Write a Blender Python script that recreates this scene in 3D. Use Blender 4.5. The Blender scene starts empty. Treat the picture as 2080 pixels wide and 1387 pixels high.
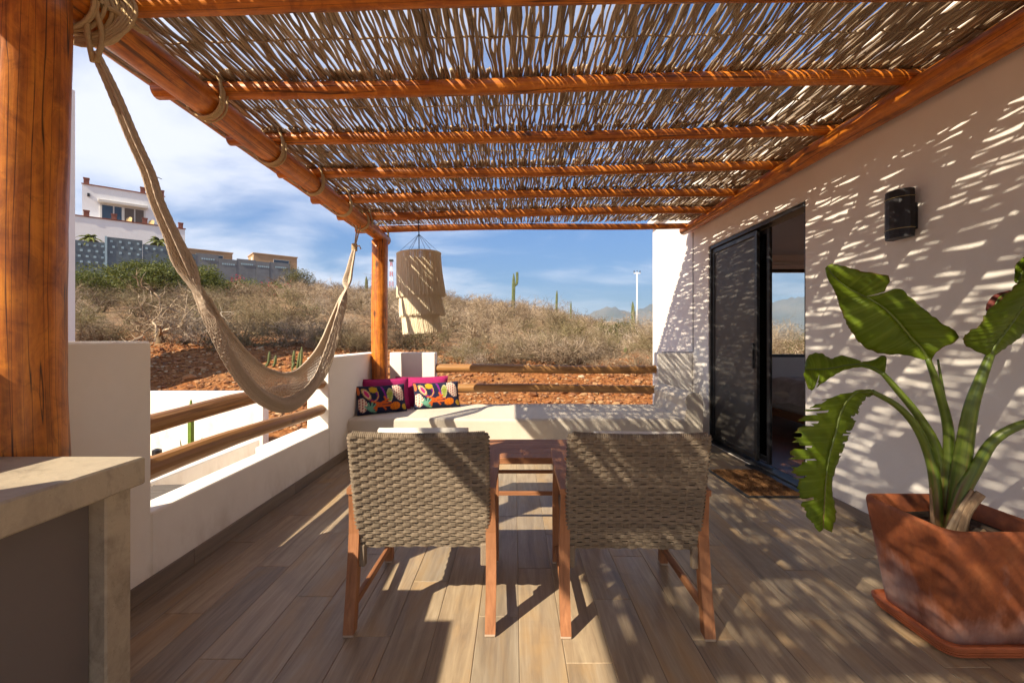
import bpy, math, random
import numpy as np
from mathutils import Vector, Matrix

R = math.radians
rng = random.Random(7)
nrg = np.random.default_rng(7)
scene = bpy.context.scene
col = scene.collection

# ------------------------------------------------------------------ camera, sky, sun, exposure
CAM_Z, FPX, VPX, VPY = 1.29, 924.4, 1045.0, 689.0
cam_d = bpy.data.cameras.new('camera')
cam = bpy.data.objects.new('camera', cam_d); col.objects.link(cam)
cam_d.sensor_width = 36.0; cam_d.lens = 16.0
cam_d.shift_x = (1040 - VPX) / 2080.0
cam_d.shift_y = (VPY - 693.5) / 2080.0
cam_d.clip_start = 0.05; cam_d.clip_end = 20000
cam.location = (0, 0, CAM_Z); cam.rotation_euler = (R(90), 0, 0)
scene.camera = cam

SUN = Vector((0.915, 0.925, -1.0)).normalized()          # direction the light travels
SUN_EL = math.asin(-SUN.z); SUN_AZ = math.atan2(-SUN.x, -SUN.y)
sun_d = bpy.data.lights.new('sun', 'SUN'); sun = bpy.data.objects.new('sun', sun_d); col.objects.link(sun)
sun_d.energy = 4.2; sun_d.angle = R(0.5); sun_d.color = (1.0, 0.865, 0.66)
sun.rotation_euler = SUN.to_track_quat('-Z', 'Y').to_euler(); sun.location = (-20, -20, 30)

world = bpy.data.worlds.new('World'); scene.world = world; world.use_nodes = True
def build_world():
    nt = world.node_tree; nt.nodes.clear(); N = nt.nodes.new; L = nt.links.new
    out = N('ShaderNodeOutputWorld'); bg = N('ShaderNodeBackground'); bg.inputs['Strength'].default_value = 0.115
    sky = N('ShaderNodeTexSky'); sky.sky_type = 'NISHITA'; sky.sun_disc = False
    sky.sun_elevation = SUN_EL; sky.sun_rotation = SUN_AZ; sky.altitude = 50
    sky.air_density = 1.0; sky.dust_density = 0.15; sky.ozone_density = 2.0
    tc = N('ShaderNodeTexCoord'); sep = N('ShaderNodeSeparateXYZ'); L(tc.outputs['Generated'], sep.inputs[0])
    def m(op, a, b=None, clamp=False):
        n = N('ShaderNodeMath'); n.operation = op; n.use_clamp = clamp
        for i, v in enumerate((a, b)):
            if v is None: continue
            if isinstance(v, (int, float)): n.inputs[i].default_value = v
            else: L(v, n.inputs[i])
        return n.outputs[0]
    zz = m('ADD', m('MAXIMUM', sep.outputs[2], 0.0), 0.16)
    cx = m('DIVIDE', sep.outputs[0], zz); cy = m('DIVIDE', sep.outputs[1], zz)
    cmb = N('ShaderNodeCombineXYZ'); L(m('MULTIPLY', cx, 0.8), cmb.inputs[0]); L(cy, cmb.inputs[1])
    def noise(vec, scale, detail, rough, loc=(0, 0, 0), dist=0.0):
        mp = N('ShaderNodeMapping'); mp.inputs['Location'].default_value = loc; L(vec, mp.inputs[0])
        n = N('ShaderNodeTexNoise'); n.inputs['Scale'].default_value = scale; n.inputs['Detail'].default_value = detail
        n.inputs['Roughness'].default_value = rough; n.inputs['Distortion'].default_value = dist; L(mp.outputs[0], n.inputs['Vector'])
        return n.outputs['Fac']
    big = noise(cmb.outputs[0], 0.42, 2, 0.5, (5.5, 5.9, 0))
    mid = noise(cmb.outputs[0], 1.25, 8, 0.55, (0.6, 4.0, 0), 0.35)
    s = m('ADD', m('MULTIPLY', big, 0.9), m('MULTIPLY', mid, 0.75))
    mr = N('ShaderNodeMapRange'); mr.interpolation_type = 'SMOOTHSTEP'
    mr.inputs['From Min'].default_value = 0.65; mr.inputs['From Max'].default_value = 0.93; L(s, mr.inputs['Value'])
    mask = m('MULTIPLY', mr.outputs[0], 0.78)
    hz = N('ShaderNodeMapRange'); hz.inputs['From Min'].default_value = 0.0; hz.inputs['From Max'].default_value = 0.16; L(sep.outputs[2], hz.inputs['Value'])
    mask = m('MULTIPLY', mask, hz.outputs[0])
    # deep-blue clear sky: Nishita tinted slightly toward blue; clouds are sunlit white
    tint = N('ShaderNodeMix'); tint.data_type = 'RGBA'; tint.blend_type = 'MULTIPLY'; tint.inputs[0].default_value = 1.0
    # soft shoulder so that the bright horizon keeps its blue
    bw = N('ShaderNodeRGBToBW'); L(sky.outputs[0], bw.inputs[0]); fac = m('DIVIDE', 1.0, m('ADD', 1.0, m('MULTIPLY', bw.outputs[0], 0.50)))
    sc = N('ShaderNodeVectorMath'); sc.operation = 'SCALE'; L(sky.outputs[0], sc.inputs[0]); L(fac, sc.inputs['Scale'])
    L(sc.outputs[0], tint.inputs[6]); tint.inputs[7].default_value = (0.72, 1.00, 1.34, 1)
    mx = N('ShaderNodeMix'); mx.data_type = 'RGBA'; L(mask, mx.inputs[0]); L(tint.outputs[2], mx.inputs[6])
    mx.inputs[7].default_value = (4.4, 4.4, 4.7, 1)
    L(mx.outputs[2], bg.inputs[0]); L(bg.outputs[0], out.inputs[0])
build_world()
vs = scene.view_settings
vs.view_transform = 'Standard'; vs.look = 'None'; vs.gamma = 1.0; vs.exposure = 1.25
try: vs.use_curve_mapping = False
except Exception: pass
scene.cycles.use_denoising = True
scene.cycles.max_bounces = 8; scene.cycles.diffuse_bounces = 6; scene.cycles.glossy_bounces = 2; scene.cycles.use_adaptive_sampling = True; scene.cycles.adaptive_threshold = 0.02; scene.cycles.transparent_max_bounces = 12
scene.cycles.sample_clamp_indirect = 6.0

# ------------------------------------------------------------------ helpers
def at(px, py, d):
    """world point seen at photo pixel (px, py) when it stands d metres in front of the camera"""
    return Vector(((px - VPX) * d / FPX, d, CAM_Z - (py - VPY) * d / FPX))
def at_x(px, py, x):
    return at(px, py, FPX * x / (px - VPX))

WL = {}                                                # world location of (unrotated) parents
def tag(o, label=None, cat=None, group=None, kind=None):
    if label: o['label'] = label
    if cat: o['category'] = cat
    if group: o['group'] = group
    if kind: o['kind'] = kind
    return o
def thing(name, loc, label, cat, group=None, rz=0.0):
    o = bpy.data.objects.new(name, None); col.objects.link(o); o.location = loc; o.rotation_euler[2] = rz
    o.empty_display_size = 0.1
    WL[o.name] = Vector(loc)
    return tag(o, label, cat, group, 'thing')

class MB:
    """collects geometry; tc = grain coordinate (z runs along the piece), rnd = random per piece"""
    def __init__(s): s.v = []; s.f = []; s.tc = []; s.rnd = []; s.n = 0; s.col = None
    def add(s, verts, faces, tc=None, rnd=None):
        verts = np.asarray(verts, dtype=float).reshape(-1, 3); k = len(verts)
        r = rng.random() if rnd is None else rnd
        if tc is None: tc = verts
        tc = np.asarray(tc, dtype=float) + np.array([r * 7.3, r * 3.1, r * 11.7])
        s.v.append(verts); s.tc.append(tc); s.rnd.append(np.full(k, r)); b = s.n
        s.f.extend([tuple(i + b for i in f) for f in faces]); s.n += k
    def box(s, c, size, bev=0.004, rot=None, rnd=None, taper=None):
        """chamfered box, centre c"""
        hx, hy, hz = [q / 2 for q in size]; b = min(bev, hx * .45, hy * .45, hz * .45)
        vs_ = []; idx = {}
        for sx in (-1, 1):
            for sy in (-1, 1):
                for sz in (-1, 1):
                    for k, (ax, ay, az) in enumerate(((0, 1, 1), (1, 0, 1), (1, 1, 0))):
                        idx[(sx, sy, sz, k)] = len(vs_)
                        vs_.append((sx * (hx - b * ax), sy * (hy - b * ay), sz * (hz - b * az)))
        f = []
        I = lambda a, b_, c_, k: idx[(a, b_, c_, k)]
        for sg in (-1, 1):
            q = [I(sg, -1, -1, 0), I(sg, 1, -1, 0), I(sg, 1, 1, 0), I(sg, -1, 1, 0)]; f.append(q if sg > 0 else q[::-1])
            q = [I(-1, sg, -1, 1), I(-1, sg, 1, 1), I(1, sg, 1, 1), I(1, sg, -1, 1)]; f.append(q if sg > 0 else q[::-1])
            q = [I(-1, -1, sg, 2), I(1, -1, sg, 2), I(1, 1, sg, 2), I(-1, 1, sg, 2)]; f.append(q if sg > 0 else q[::-1])
        for a in (-1, 1):
            for b_ in (-1, 1):
                f.append([I(a, b_, -1, 0), I(a, b_, -1, 1), I(a, b_, 1, 1), I(a, b_, 1, 0)][:: a * b_ or 1])
                f.append([I(a, -1, b_, 0), I(a, 1, b_, 0), I(a, 1, b_, 2), I(a, -1, b_, 2)][:: a * b_ or 1])
                f.append([I(-1, a, b_, 1), I(-1, a, b_, 2), I(1, a, b_, 2), I(1, a, b_, 1)][:: a * b_ or 1])
                for c_ in (-1, 1):
                    f.append([I(a, b_, c_, 0), I(a, b_, c_, 1), I(a, b_, c_, 2)][:: a * b_ * c_])
        vs_ = np.array(vs_)
        if taper: vs_[:, :2] *= np.where(vs_[:, 2:3] > 0, 1.0, taper)
        ax = int(np.argmax(size)); o_ = [0, 1, 2]; o_[ax], o_[2] = 2, ax
        tc = vs_[:, o_]
        if rot is not None: vs_ = vs_ @ np.array(rot.to_3x3()).T
        s.add(vs_ + np.array(c), f, tc, rnd)
    def tube(s, pts, rad, sides=8, caps=True, rnd=None, wob=0.0, flat=None):
        pts = np.asarray([tuple(p) for p in pts], float); n = len(pts)
        rad = np.full(n, rad) if np.isscalar(rad) else np.asarray(rad, float)
        t = np.gradient(pts, axis=0); t /= np.linalg.norm(t, axis=1)[:, None] + 1e-12
        up = np.array([0, 0, 1.0]) if abs(t[:, 2]).mean() < .8 else np.array([0, 1.0, 0])
        a = np.cross(t, up); a /= np.linalg.norm(a, axis=1)[:, None] + 1e-12
        b = np.cross(a, t)
        ang = np.arange(sides) * 2 * math.pi / sides + (math.pi / sides)
        ca, sa = np.cos(ang), np.sin(ang)
        fl = 1.0 if flat is None else flat
        rr = rad[:, None] * (1 + (nrg.normal(0, wob, (n, sides)) if wob else 0))
        v = pts[:, None, :] + a[:, None, :] * (rr * ca)[..., None] + b[:, None, :] * (rr * sa * fl)[..., None]
        L_ = np.concatenate([[0], np.cumsum(np.linalg.norm(np.diff(pts, axis=0), axis=1))])
        tc = np.stack([rr * ca, rr * sa, np.repeat(L_[:, None], sides, 1)], -1)
        f = []
        for i in range(n - 1):
            for j in range(sides):
                k = (j + 1) % sides
                f.append((i * sides + j, i * sides + k, (i + 1) * sides + k, (i + 1) * sides + j))
        if caps:
            f.append(tuple(range(sides))[::-1]); f.append(tuple((n - 1) * sides + j for j in range(sides)))
        s.add(v.reshape(-1, 3), f, tc.reshape(-1, 3), rnd)
    def grid(s, P, tc=None, rnd=None, closed_u=False):
        """P: (n,m,3) array"""
        P = np.asarray(P, float); n, m_ = P.shape[:2]; f = []
        for i in range(n - 1):
            for j in range(m_ - (0 if closed_u else 1)):
                k = (j + 1) % m_
                f.append((i * m_ + j, i * m_ + k, (i + 1) * m_ + k, (i + 1) * m_ + j))
        s.add(P.reshape(-1, 3), f, None if tc is None else np.asarray(tc).reshape(-1, 3), rnd)
    def prism(s, prof, axis, a0, a1, rnd=None):
        """closed 2-D profile extruded along axis ('x': profile is (y,z); 'y': (x,z); 'z': (x,y))"""
        def P(p, a): return {'x': (a, p[0], p[1]), 'y': (p[0], a, p[1]), 'z': (p[0], p[1], a)}[axis]
        n = len(prof); v = [P(p, a0) for p in prof] + [P(p, a1) for p in prof]
        f = [(i, (i + 1) % n, n + (i + 1) % n, n + i) for i in range(n)] + [tuple(range(n))[::-1], tuple(range(n, 2 * n))]
        s.add(v, f, None, rnd)
    def build(s, name, mat, parent=None, smooth=False, label=None, recalc=False, local=False, solid=None):
        me = bpy.data.meshes.new(name)
        V = np.concatenate(s.v) if s.v else np.zeros((0, 3))
        if parent is not None and not local: V = V - np.array(WL[parent.name])
        me.from_pydata(V.tolist(), [], s.f)
        if s.n:
            at_ = me.attributes.new('tc', 'FLOAT_VECTOR', 'POINT'); at_.data.foreach_set('vector', np.concatenate(s.tc).astype(np.float32).ravel())
            ar = me.attributes.new('rnd', 'FLOAT', 'POINT'); ar.data.foreach_set('value', np.concatenate(s.rnd).astype(np.float32))
            if s.col is not None:
                ac = me.color_attributes.new('ptint', 'FLOAT_COLOR', 'POINT'); ac.data.foreach_set('color', np.asarray(s.col, np.float32).ravel())
        if recalc:
            import bmesh
            bm = bmesh.new(); bm.from_mesh(me); bmesh.ops.recalc_face_normals(bm, faces=bm.faces); bm.to_mesh(me); bm.free()
        if smooth: me.polygons.foreach_set('use_smooth', [True] * len(me.polygons))
        me.materials.append(mat); me.update()
        o = bpy.data.objects.new(name, me); col.objects.link(o)
        if parent is not None: o.parent = parent; WL[o.name] = WL[parent.name].copy()
        else: WL[o.name] = Vector((0, 0, 0))
        if solid:
            md = o.modifiers.new('solid', 'SOLIDIFY'); md.thickness = solid; md.offset = 0
        if label: o['label'] = label
        return o
def part(name, mat, parent, fn, **kw):
    m = MB(); fn(m); return m.build(name, mat, parent, **kw)
def copy_tree(o, parent=None):
    c = o.copy(); col.objects.link(c); c.parent = parent
    for ch in list(o.children): copy_tree(ch, c)
    return c
def cr(points, n):
    """Catmull-Rom through points, n samples"""
    p = np.asarray([tuple(q) for q in points], float)
    p = np.vstack([2 * p[0] - p[1], p, 2 * p[-1] - p[-2]]); k = len(p) - 3; out = []
    for u in np.linspace(0, k - 1e-9, n):
        i = int(u); t = u - i; a, b, c, d = p[i:i + 4]
        out.append(.5 * (2 * b + (c - a) * t + (2 * a - 5 * b + 4 * c - d) * t * t + (3 * b - a - 3 * c + d) * t ** 3))
    return np.array(out)

# ------------------------------------------------------------------ materials
def nodes(name):
    m = bpy.data.materials.new(name); m.use_nodes = True; nt = m.node_tree
    b = nt.nodes['Principled BSDF']
    return m, nt, b
class G:
    """tiny node helper"""
    def __init__(s, nt): s.nt = nt; s.N = nt.nodes.new; s.L = nt.links.new
    def attr(s, name, out='Vector'):
        n = s.N('ShaderNodeAttribute'); n.attribute_name = name; return n.outputs[out]
    def obj(s): return s.N('ShaderNodeTexCoord').outputs['Object']
    def pos(s): return s.N('ShaderNodeNewGeometry').outputs['Position']
    def orand(s): return s.N('ShaderNodeObjectInfo').outputs['Random']
    def mp(s, vec, scale=(1, 1, 1), loc=(0, 0, 0), rot=(0, 0, 0)):
        n = s.N('ShaderNodeMapping'); n.inputs['Scale'].default_value = scale; n.inputs['Location'].default_value = loc
        n.inputs['Rotation'].default_value = rot; s.L(vec, n.inputs[0]); return n.outputs[0]
    def noise(s, vec, scale=5, detail=4, rough=.55, dist=0, out='Fac'):
        n = s.N('ShaderNodeTexNoise'); n.inputs['Scale'].default_value = scale; n.inputs['Detail'].default_value = detail
        n.inputs['Roughness'].default_value = rough; n.inputs['Distortion'].default_value = dist; s.L(vec, n.inputs['Vector']); return n.outputs[out]
    def vor(s, vec, scale=5, out='Distance', feature='F1'):
        n = s.N('ShaderNodeTexVoronoi'); n.feature = feature; n.inputs['Scale'].default_value = scale; s.L(vec, n.inputs['Vector']); return n.outputs[out]
    def ramp(s, fac, stops):
        n = s.N('ShaderNodeValToRGB'); e = n.color_ramp.elements
        while len(e) < len(stops): e.new(.5)
        for q, (p, c) in zip(e, stops): q.position = p; q.color = (*c, 1) if len(c) == 3 else c
        s.L(fac, n.inputs[0]); return n.outputs[0]
    def math(s, op, a, b=None, clamp=False):
        n = s.N('ShaderNodeMath'); n.operation = op; n.use_clamp = clamp
        for i, v in enumerate((a, b)):
            if v is None: continue
            if isinstance(v, (int, float)): n.inputs[i].default_value = v
            else: s.L(v, n.inputs[i])
        return n.outputs[0]
    def mix(s, fac, a, b, blend='MIX'):
        n = s.N('ShaderNodeMix'); n.data_type = 'RGBA'; n.blend_type = blend
        for i, v in ((0, fac), (6, a), (7, b)):
            if isinstance(v, (int, float)): n.inputs[i].default_value = v
            elif isinstance(v, tuple): n.inputs[i].default_value = (*v, 1)
            else: s.L(v, n.inputs[i])
        return n.outputs[2]
    def bump(s, b, height, strength=.3, dist=.01):
        n = s.N('ShaderNodeBump'); n.inputs['Strength'].default_value = strength; n.inputs['Distance'].default_value = dist
        s.L(height, n.inputs['Height']); s.L(n.outputs[0], b.inputs['Normal'])
    def mr(s, v, a, b, c=0., d=1.):
        n = s.N('ShaderNodeMapRange'); s.L(v, n.inputs[0])
        for i, q in enumerate((a, b, c, d)): n.inputs[i + 1].default_value = q
        return n.outputs[0]

def m_plain(name, c, rough=.6, metal=0, noise=.12, scale=20, bump=.0):
    m, nt, b = nodes(name); g = G(nt); v = g.obj()
    nz = g.noise(v, scale, 4)
    lo = tuple(q * (1 - noise) for q in c); hi = tuple(min(1, q * (1 + noise)) for q in c)
    nt.links.new(g.ramp(nz, [(.3, lo), (.7, hi)]), b.inputs['Base Color'])
    b.inputs['Roughness'].default_value = rough; b.inputs['Metallic'].default_value = metal
    if bump: g.bump(b, nz, bump, .005)
    return m
def m_plaster(name, c, dirt=(.5, .42, .34), amt=.10, bump=.25):
    m, nt, b = nodes(name); g = G(nt); p = g.pos()
    big = g.noise(p, 1.3, 5, .6); fine = g.noise(p, 60, 3, .6); mid = g.noise(p, 9, 4, .6)
    c2 = g.mix(g.mr(big, .45, .75, 0, amt * 2), c, dirt)
    c3 = g.mix(g.mr(mid, .35, .7, 0, .10), c2, tuple(q * .82 for q in c))
    sepz = nt.nodes.new('ShaderNodeSeparateXYZ'); nt.links.new(p, sepz.inputs[0])
    spl = g.math('MULTIPLY', g.mr(sepz.outputs[2], .08, .34, 1, 0), g.mr(g.noise(g.mp(p, (1, 1, .5)), 5, 6, .7), .45, .7, 0, .55))
    c3 = g.mix(spl, c3, dirt); tro = g.noise(g.mp(p, (1, 1, 1.6)), 3.2, 3, .5, 1.0)
    nt.links.new(c3, b.inputs['Base Color']); b.inputs['Roughness'].default_value = .85
    h = g.math('ADD', g.math('MULTIPLY', mid, .8), g.math('ADD', g.math('MULTIPLY', fine, .35), g.math('MULTIPLY', tro, 2.2)))
    g.bump(b, h, bump, .006); b.inputs['Specular IOR Level'].default_value = .25
    return m
def m_wood(name, dark, midc, light, rough=.45, grain=(26, 26, 1.6), knots=True, coat=0.0, crack=.5, mottle=0.0):
    m, nt, b = nodes(name); g = G(nt); v = g.attr('tc')
    s1 = g.noise(g.mp(v, grain), 1.0, 6, .6, .6); s2 = g.noise(g.mp(v, (grain[0] * 4, grain[1] * 4, grain[2] * 2)), 1.0, 4, .6)
    big = g.noise(g.mp(v, (4, 4, 1.2)), 1.0, 3, .5)
    c = g.ramp(s1, [(.28, dark), (.5, midc), (.72, light)])
    c = g.mix(g.mr(s2, .5, .78, 0, .45), c, dark)
    c = g.mix(g.mr(big, .35, .7, 0, .35), c, light)
    if mottle:
        b1 = g.noise(g.mp(v, (9, 9, 7)), 1.0, 6, .68, 1.2); b2 = g.noise(g.mp(v, (30, 30, 22)), 1.0, 5, .7)
        c = g.mix(g.mr(b1, .50, .68, 0, mottle * .75), c, tuple(min(1, q * 1.12) for q in light)); c = g.mix(g.mr(b1, .46, .30, 0, mottle * .7), c, dark)
        c = g.mix(g.mr(b2, .58, .72, 0, mottle * .6), c, dark)
    if crack:
        ck = g.noise(g.mp(v, (grain[0] * 1.1, grain[1] * 1.1, .35)), 1.0, 2, .4, .3)
        ckm = g.mr(g.math('ABSOLUTE', g.math('SUBTRACT', ck, .5)), .004, .018, 1, 0)
        c = g.mix(g.math('MULTIPLY', ckm, crack), c, tuple(q * .25 for q in dark))
    if knots:
        kv = g.vor(g.mp(v, (5, 5, 2.2)), 1.0)
        c = g.mix(g.mr(kv, .05, .13, .85, 0), c, tuple(q * .3 for q in dark))
    rn = g.attr('rnd', 'Fac'); c = g.mix(g.mr(rn, 0, 1, 0, .22), c, midc)
    nt.links.new(c, b.inputs['Base Color']); b.inputs['Roughness'].default_value = rough
    g.bump(b, g.math('ADD', s1, g.math('MULTIPLY', s2, .5)), .35, .004)
    if coat: b.inputs['Coat Weight'].default_value = coat; b.inputs['Coat Roughness'].default_value = .25
    return m
M = {}
M['white'] = m_plaster('white_plaster', (.84, .80, .745))
M['white_far'] = m_plaster('white_far_plaster', (.80, .80, .80), amt=.05)
M['bench'] = m_plaster('polished_plaster', (.64, .58, .49), (.46, .40, .32), .24, .12)
def m_concrete():
    m, nt, b = nodes('board_concrete'); g = G(nt); p = g.pos()
    n1 = g.noise(p, 2.4, 7, .68, .8); n2 = g.noise(g.mp(p, (1, 1, .6)), 14, 6, .7, .5); n3 = g.noise(p, 90, 4, .7); sp = g.vor(p, 55)
    c = g.ramp(n1, [(.30, (.20, .165, .12)), (.48, (.37, .31, .23)), (.62, (.46, .39, .285)), (.78, (.33, .28, .21))])
    c = g.mix(g.mr(n2, .52, .72, 0, .6), c, (.15, .12, .085)); c = g.mix(g.mr(n3, .55, .75, 0, .3), c, (.55, .47, .36)); c = g.mix(g.mr(sp, .03, .10, .7, 0), c, (.08, .065, .05))
    nt.links.new(c, b.inputs['Base Color']); nt.links.new(g.mr(n1, .3, .7, .75, .5), b.inputs['Roughness']); g.bump(b, g.math('ADD', n2, g.math('MULTIPLY', n3, .5)), .4, .005)
    return m
M['concrete'] = m_concrete()
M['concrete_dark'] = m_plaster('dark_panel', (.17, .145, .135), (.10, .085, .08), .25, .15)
M['log'] = m_wood('varnished_log', (.11, .025, .004), (.45, .122, .011), (.72, .26, .024), .45, (30, 30, 2.2), coat=.12, mottle=.8, crack=.9)
M['rail'] = m_wood('rail_log', (.14, .06, .018), (.33, .155, .045), (.50, .27, .09), .5, (20, 20, 1.4))
M['teak'] = m_wood('oiled_hardwood', (.16, .060, .024), (.29, .118, .048), (.40, .18, .08), .65, (40, 40, 2.0), knots=False, crack=0)
M['reed'] = None
def m_reed():
    m, nt, b = nodes('reed_cane'); g = G(nt); v = g.attr('tc'); rn = g.attr('rnd', 'Fac')
    n1 = g.noise(g.mp(v, (60, 60, 14)), 1.0, 4, .6)
    c = g.ramp(rn, [(0, (.18, .125, .075)), (.35, (.31, .22, .135)), (.7, (.42, .315, .20)), (1, (.54, .43, .30))])
    c = g.mix(g.mr(n1, .4, .75, 0, .55), c, (.11, .07, .04))
    ring = g.noise(g.mp(v, (2, 2, 30)), 1.0, 2, .4); c = g.mix(g.mr(ring, .6, .72, 0, .5), c, (.42, .33, .22))
    nt.links.new(c, b.inputs['Base Color']); b.inputs['Roughness'].default_value = .6; g.bump(b, n1, .4, .003)
    return m
M['reed'] = m_reed()
def m_rope(name, c, var=.45):
    m, nt, b = nodes(name); g = G(nt); v = g.attr('tc'); rn = g.attr('rnd', 'Fac')
    w = g.noise(g.mp(v, (300, 300, 90)), 1.0, 2, .5)
    cc = g.mix(g.mr(w, .3, .7, 0, .6), c, tuple(q * .62 for q in c)); cc = g.mix(g.mr(rn, 0, 1, 0, var), cc, tuple(q * .52 for q in c))
    nt.links.new(cc, b.inputs['Base Color']); b.inputs['Roughness'].default_value = .9; g.bump(b, w, .5, .003)
    b.inputs['Specular IOR Level'].default_value = .1
    return m
M['rope'] = m_rope('natural_rope', (.62, .47, .27))
M['hammock'] = m_rope('cotton_cord', (.64, .52, .40))
M['fringe'] = m_rope('raffia_fringe', (.90, .78, .57), .3)
M['wicker'] = m_rope('woven_wicker', (.31, .245, .18), .95)
M['wicker_dark'] = m_plain('wicker_core', (.07, .05, .035), .9)
M['black'] = m_plain('black_metal', (.018, .018, .02), .4, .0, .2)
M['cushion'] = m_plain('cream_canvas', (.72, .68, .60), .95, 0, .06, 120, .15)
M['terracotta'] = None
# ------------------------------------------------------------------ more materials
def m_terracotta():
    m, nt, b = nodes('terracotta'); g = G(nt); p = g.pos()
    n1 = g.noise(p, 7, 6, .65); n2 = g.noise(p, 30, 4, .6); n3 = g.noise(g.mp(p, (1, 1, .5), (3, 1, 2)), 4.5, 5, .62)
    c = g.ramp(n1, [(.3, (.20, .050, .018)), (.55, (.33, .092, .028)), (.75, (.42, .15, .055))])
    c = g.mix(g.mr(n2, .45, .75, 0, .4), c, (.13, .04, .02))
    sep = nt.nodes.new('ShaderNodeSeparateXYZ'); nt.links.new(p, sep.inputs[0])
    # chalky salt bloom rising from the saucer
    k = g.math('ADD', g.mr(sep.outputs[2], .05, .40, .26, -.14), n3)
    c = g.mix(g.mr(n3, .46, .30, 0, .75), c, (.10, .03, .014)); c = g.mix(g.mr(k, .52, .80, 0, .75), c, (.50, .38, .35))
    nt.links.new(c, b.inputs['Base Color']); b.inputs['Roughness'].default_value = .7; g.bump(b, n2, .35, .004)
    return m
M['terracotta'] = m_terracotta()
M['saucer'] = m_plain('saucer_clay', (.46, .13, .05), .5, 0, .15, 12, .1)
def m_plank():
    m, nt, b = nodes('wood_look_tile'); g = G(nt); v = g.attr('tc'); rn = g.attr('rnd', 'Fac')
    s1 = g.noise(g.mp(v, (22, 22, 1.7)), 1.0, 6, .62, .8); s2 = g.noise(g.mp(v, (85, 85, 4)), 1.0, 4, .6); big = g.noise(g.mp(v, (5, 5, 1.6)), 1.0, 4, .6, .6)
    c = g.ramp(s1, [(.25, (.18, .138, .10)), (.5, (.33, .262, .182)), (.78, (.46, .38, .265))])
    c = g.mix(g.mr(big, .47, .66, 0, .75), c, (.40, .27, .135))
    c = g.mix(g.mr(s2, .5, .8, 0, .35), c, (.52, .45, .35))
    ton = g.ramp(rn, [(0, (.84, .85, .88)), (.3, (.95, .93, .92)), (.6, (1.04, 1.0, .95)), (1, (1.14, 1.08, 1.0))])
    c = g.mix(1.0, c, ton, 'MULTIPLY')
    nt.links.new(c, b.inputs['Base Color'])
    wet = g.noise(g.pos(), 1.1, 6, .7, .8); c = g.mix(g.mr(wet, .52, .66, 0, .32), c, (.17, .135, .11)); nt.links.new(c, b.inputs['Base Color'])
    nt.links.new(g.mr(big, .3, .7, .34, .52), b.inputs['Roughness']); g.bump(b, g.math('ADD', s1, s2), .22, .002)
    b.inputs['Specular IOR Level'].default_value = .4
    return m
M['plank'] = m_plank()
M['grout'] = m_plain('grout', (.27, .22, .165), .9)
M['skirt'] = m_wood('skirting_tile', (.13, .10, .08), (.20, .155, .12), (.27, .21, .16), .5, (20, 20, 1.5), knots=False, crack=0)
M['room_floor'] = m_plain('room_floor_tile', (.16, .075, .05), .35, 0, .25, 5)
M['glass'] = None
def m_glass():
    m, nt, b = nodes('window_glass'); g = G(nt)
    out = nt.nodes['Material Output']; tr = nt.nodes.new('ShaderNodeBsdfTransparent'); gl = nt.nodes.new('ShaderNodeBsdfGlossy'); gl.inputs['Roughness'].default_value = .02
    fr = nt.nodes.new('ShaderNodeFresnel'); fr.inputs['IOR'].default_value = 1.45; mx = nt.nodes.new('ShaderNodeMixShader')
    tr.inputs[0].default_value = (.93, .95, .95, 1)
    nt.links.new(fr.outputs[0], mx.inputs[0]); nt.links.new(tr.outputs[0], mx.inputs[1]); nt.links.new(gl.outputs[0], mx.inputs[2]); nt.links.new(mx.outputs[0], out.inputs[0])
    return m
M['glass'] = m_glass()
def m_screen():
    m, nt, b = nodes('insect_screen'); g = G(nt); out = nt.nodes['Material Output']
    b.inputs['Base Color'].default_value = (.085, .078, .072, 1); b.inputs['Roughness'].default_value = .5
    tr = nt.nodes.new('ShaderNodeBsdfTransparent'); mx = nt.nodes.new('ShaderNodeMixShader'); mx.inputs[0].default_value = .86
    nt.links.new(tr.outputs[0], mx.inputs[1]); nt.links.new(b.outputs[0], mx.inputs[2]); nt.links.new(mx.outputs[0], out.inputs[0])
    return m
M['screen'] = m_screen()

# ------------------------------------------------------------------ the deck
XL, XR = -1.84, 2.43                     # inner faces of parapet and house wall
BY = 5.05                                # front of the built-in bench
def deck():
    m = MB(); m.box((.295, 2.2, -.104), (4.26, 8.2, .20), 0)
    f = m.build('floor', M['grout']); f['kind'] = 'structure'
    w, L_, gap = .186, 1.2, .0022
    n = int((XR - XL) / w) + 1; k = 0
    for i in range(n):
        x0 = XL + i * w + gap / 2; x1 = min(XL + (i + 1) * w - gap / 2, XR)
        if x1 - x0 < .02: continue
        y = -1.9 + (i * .447) % 1.2 - 1.2
        while y < BY + .1:
            y0 = max(y, -1.9); y1 = min(y + L_ - gap, 6.2 if x0 > 2.08 else BY + .12)
            if y1 - y0 > .03:
                q = MB(); q.box(((x0 + x1) / 2, (y0 + y1) / 2, -.016), (x1 - x0, y1 - y0, .03 + rng.uniform(-.0006, .0006)), .0022)
                q.build('plank', M['plank'], f)
            y += L_
deck()

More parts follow.
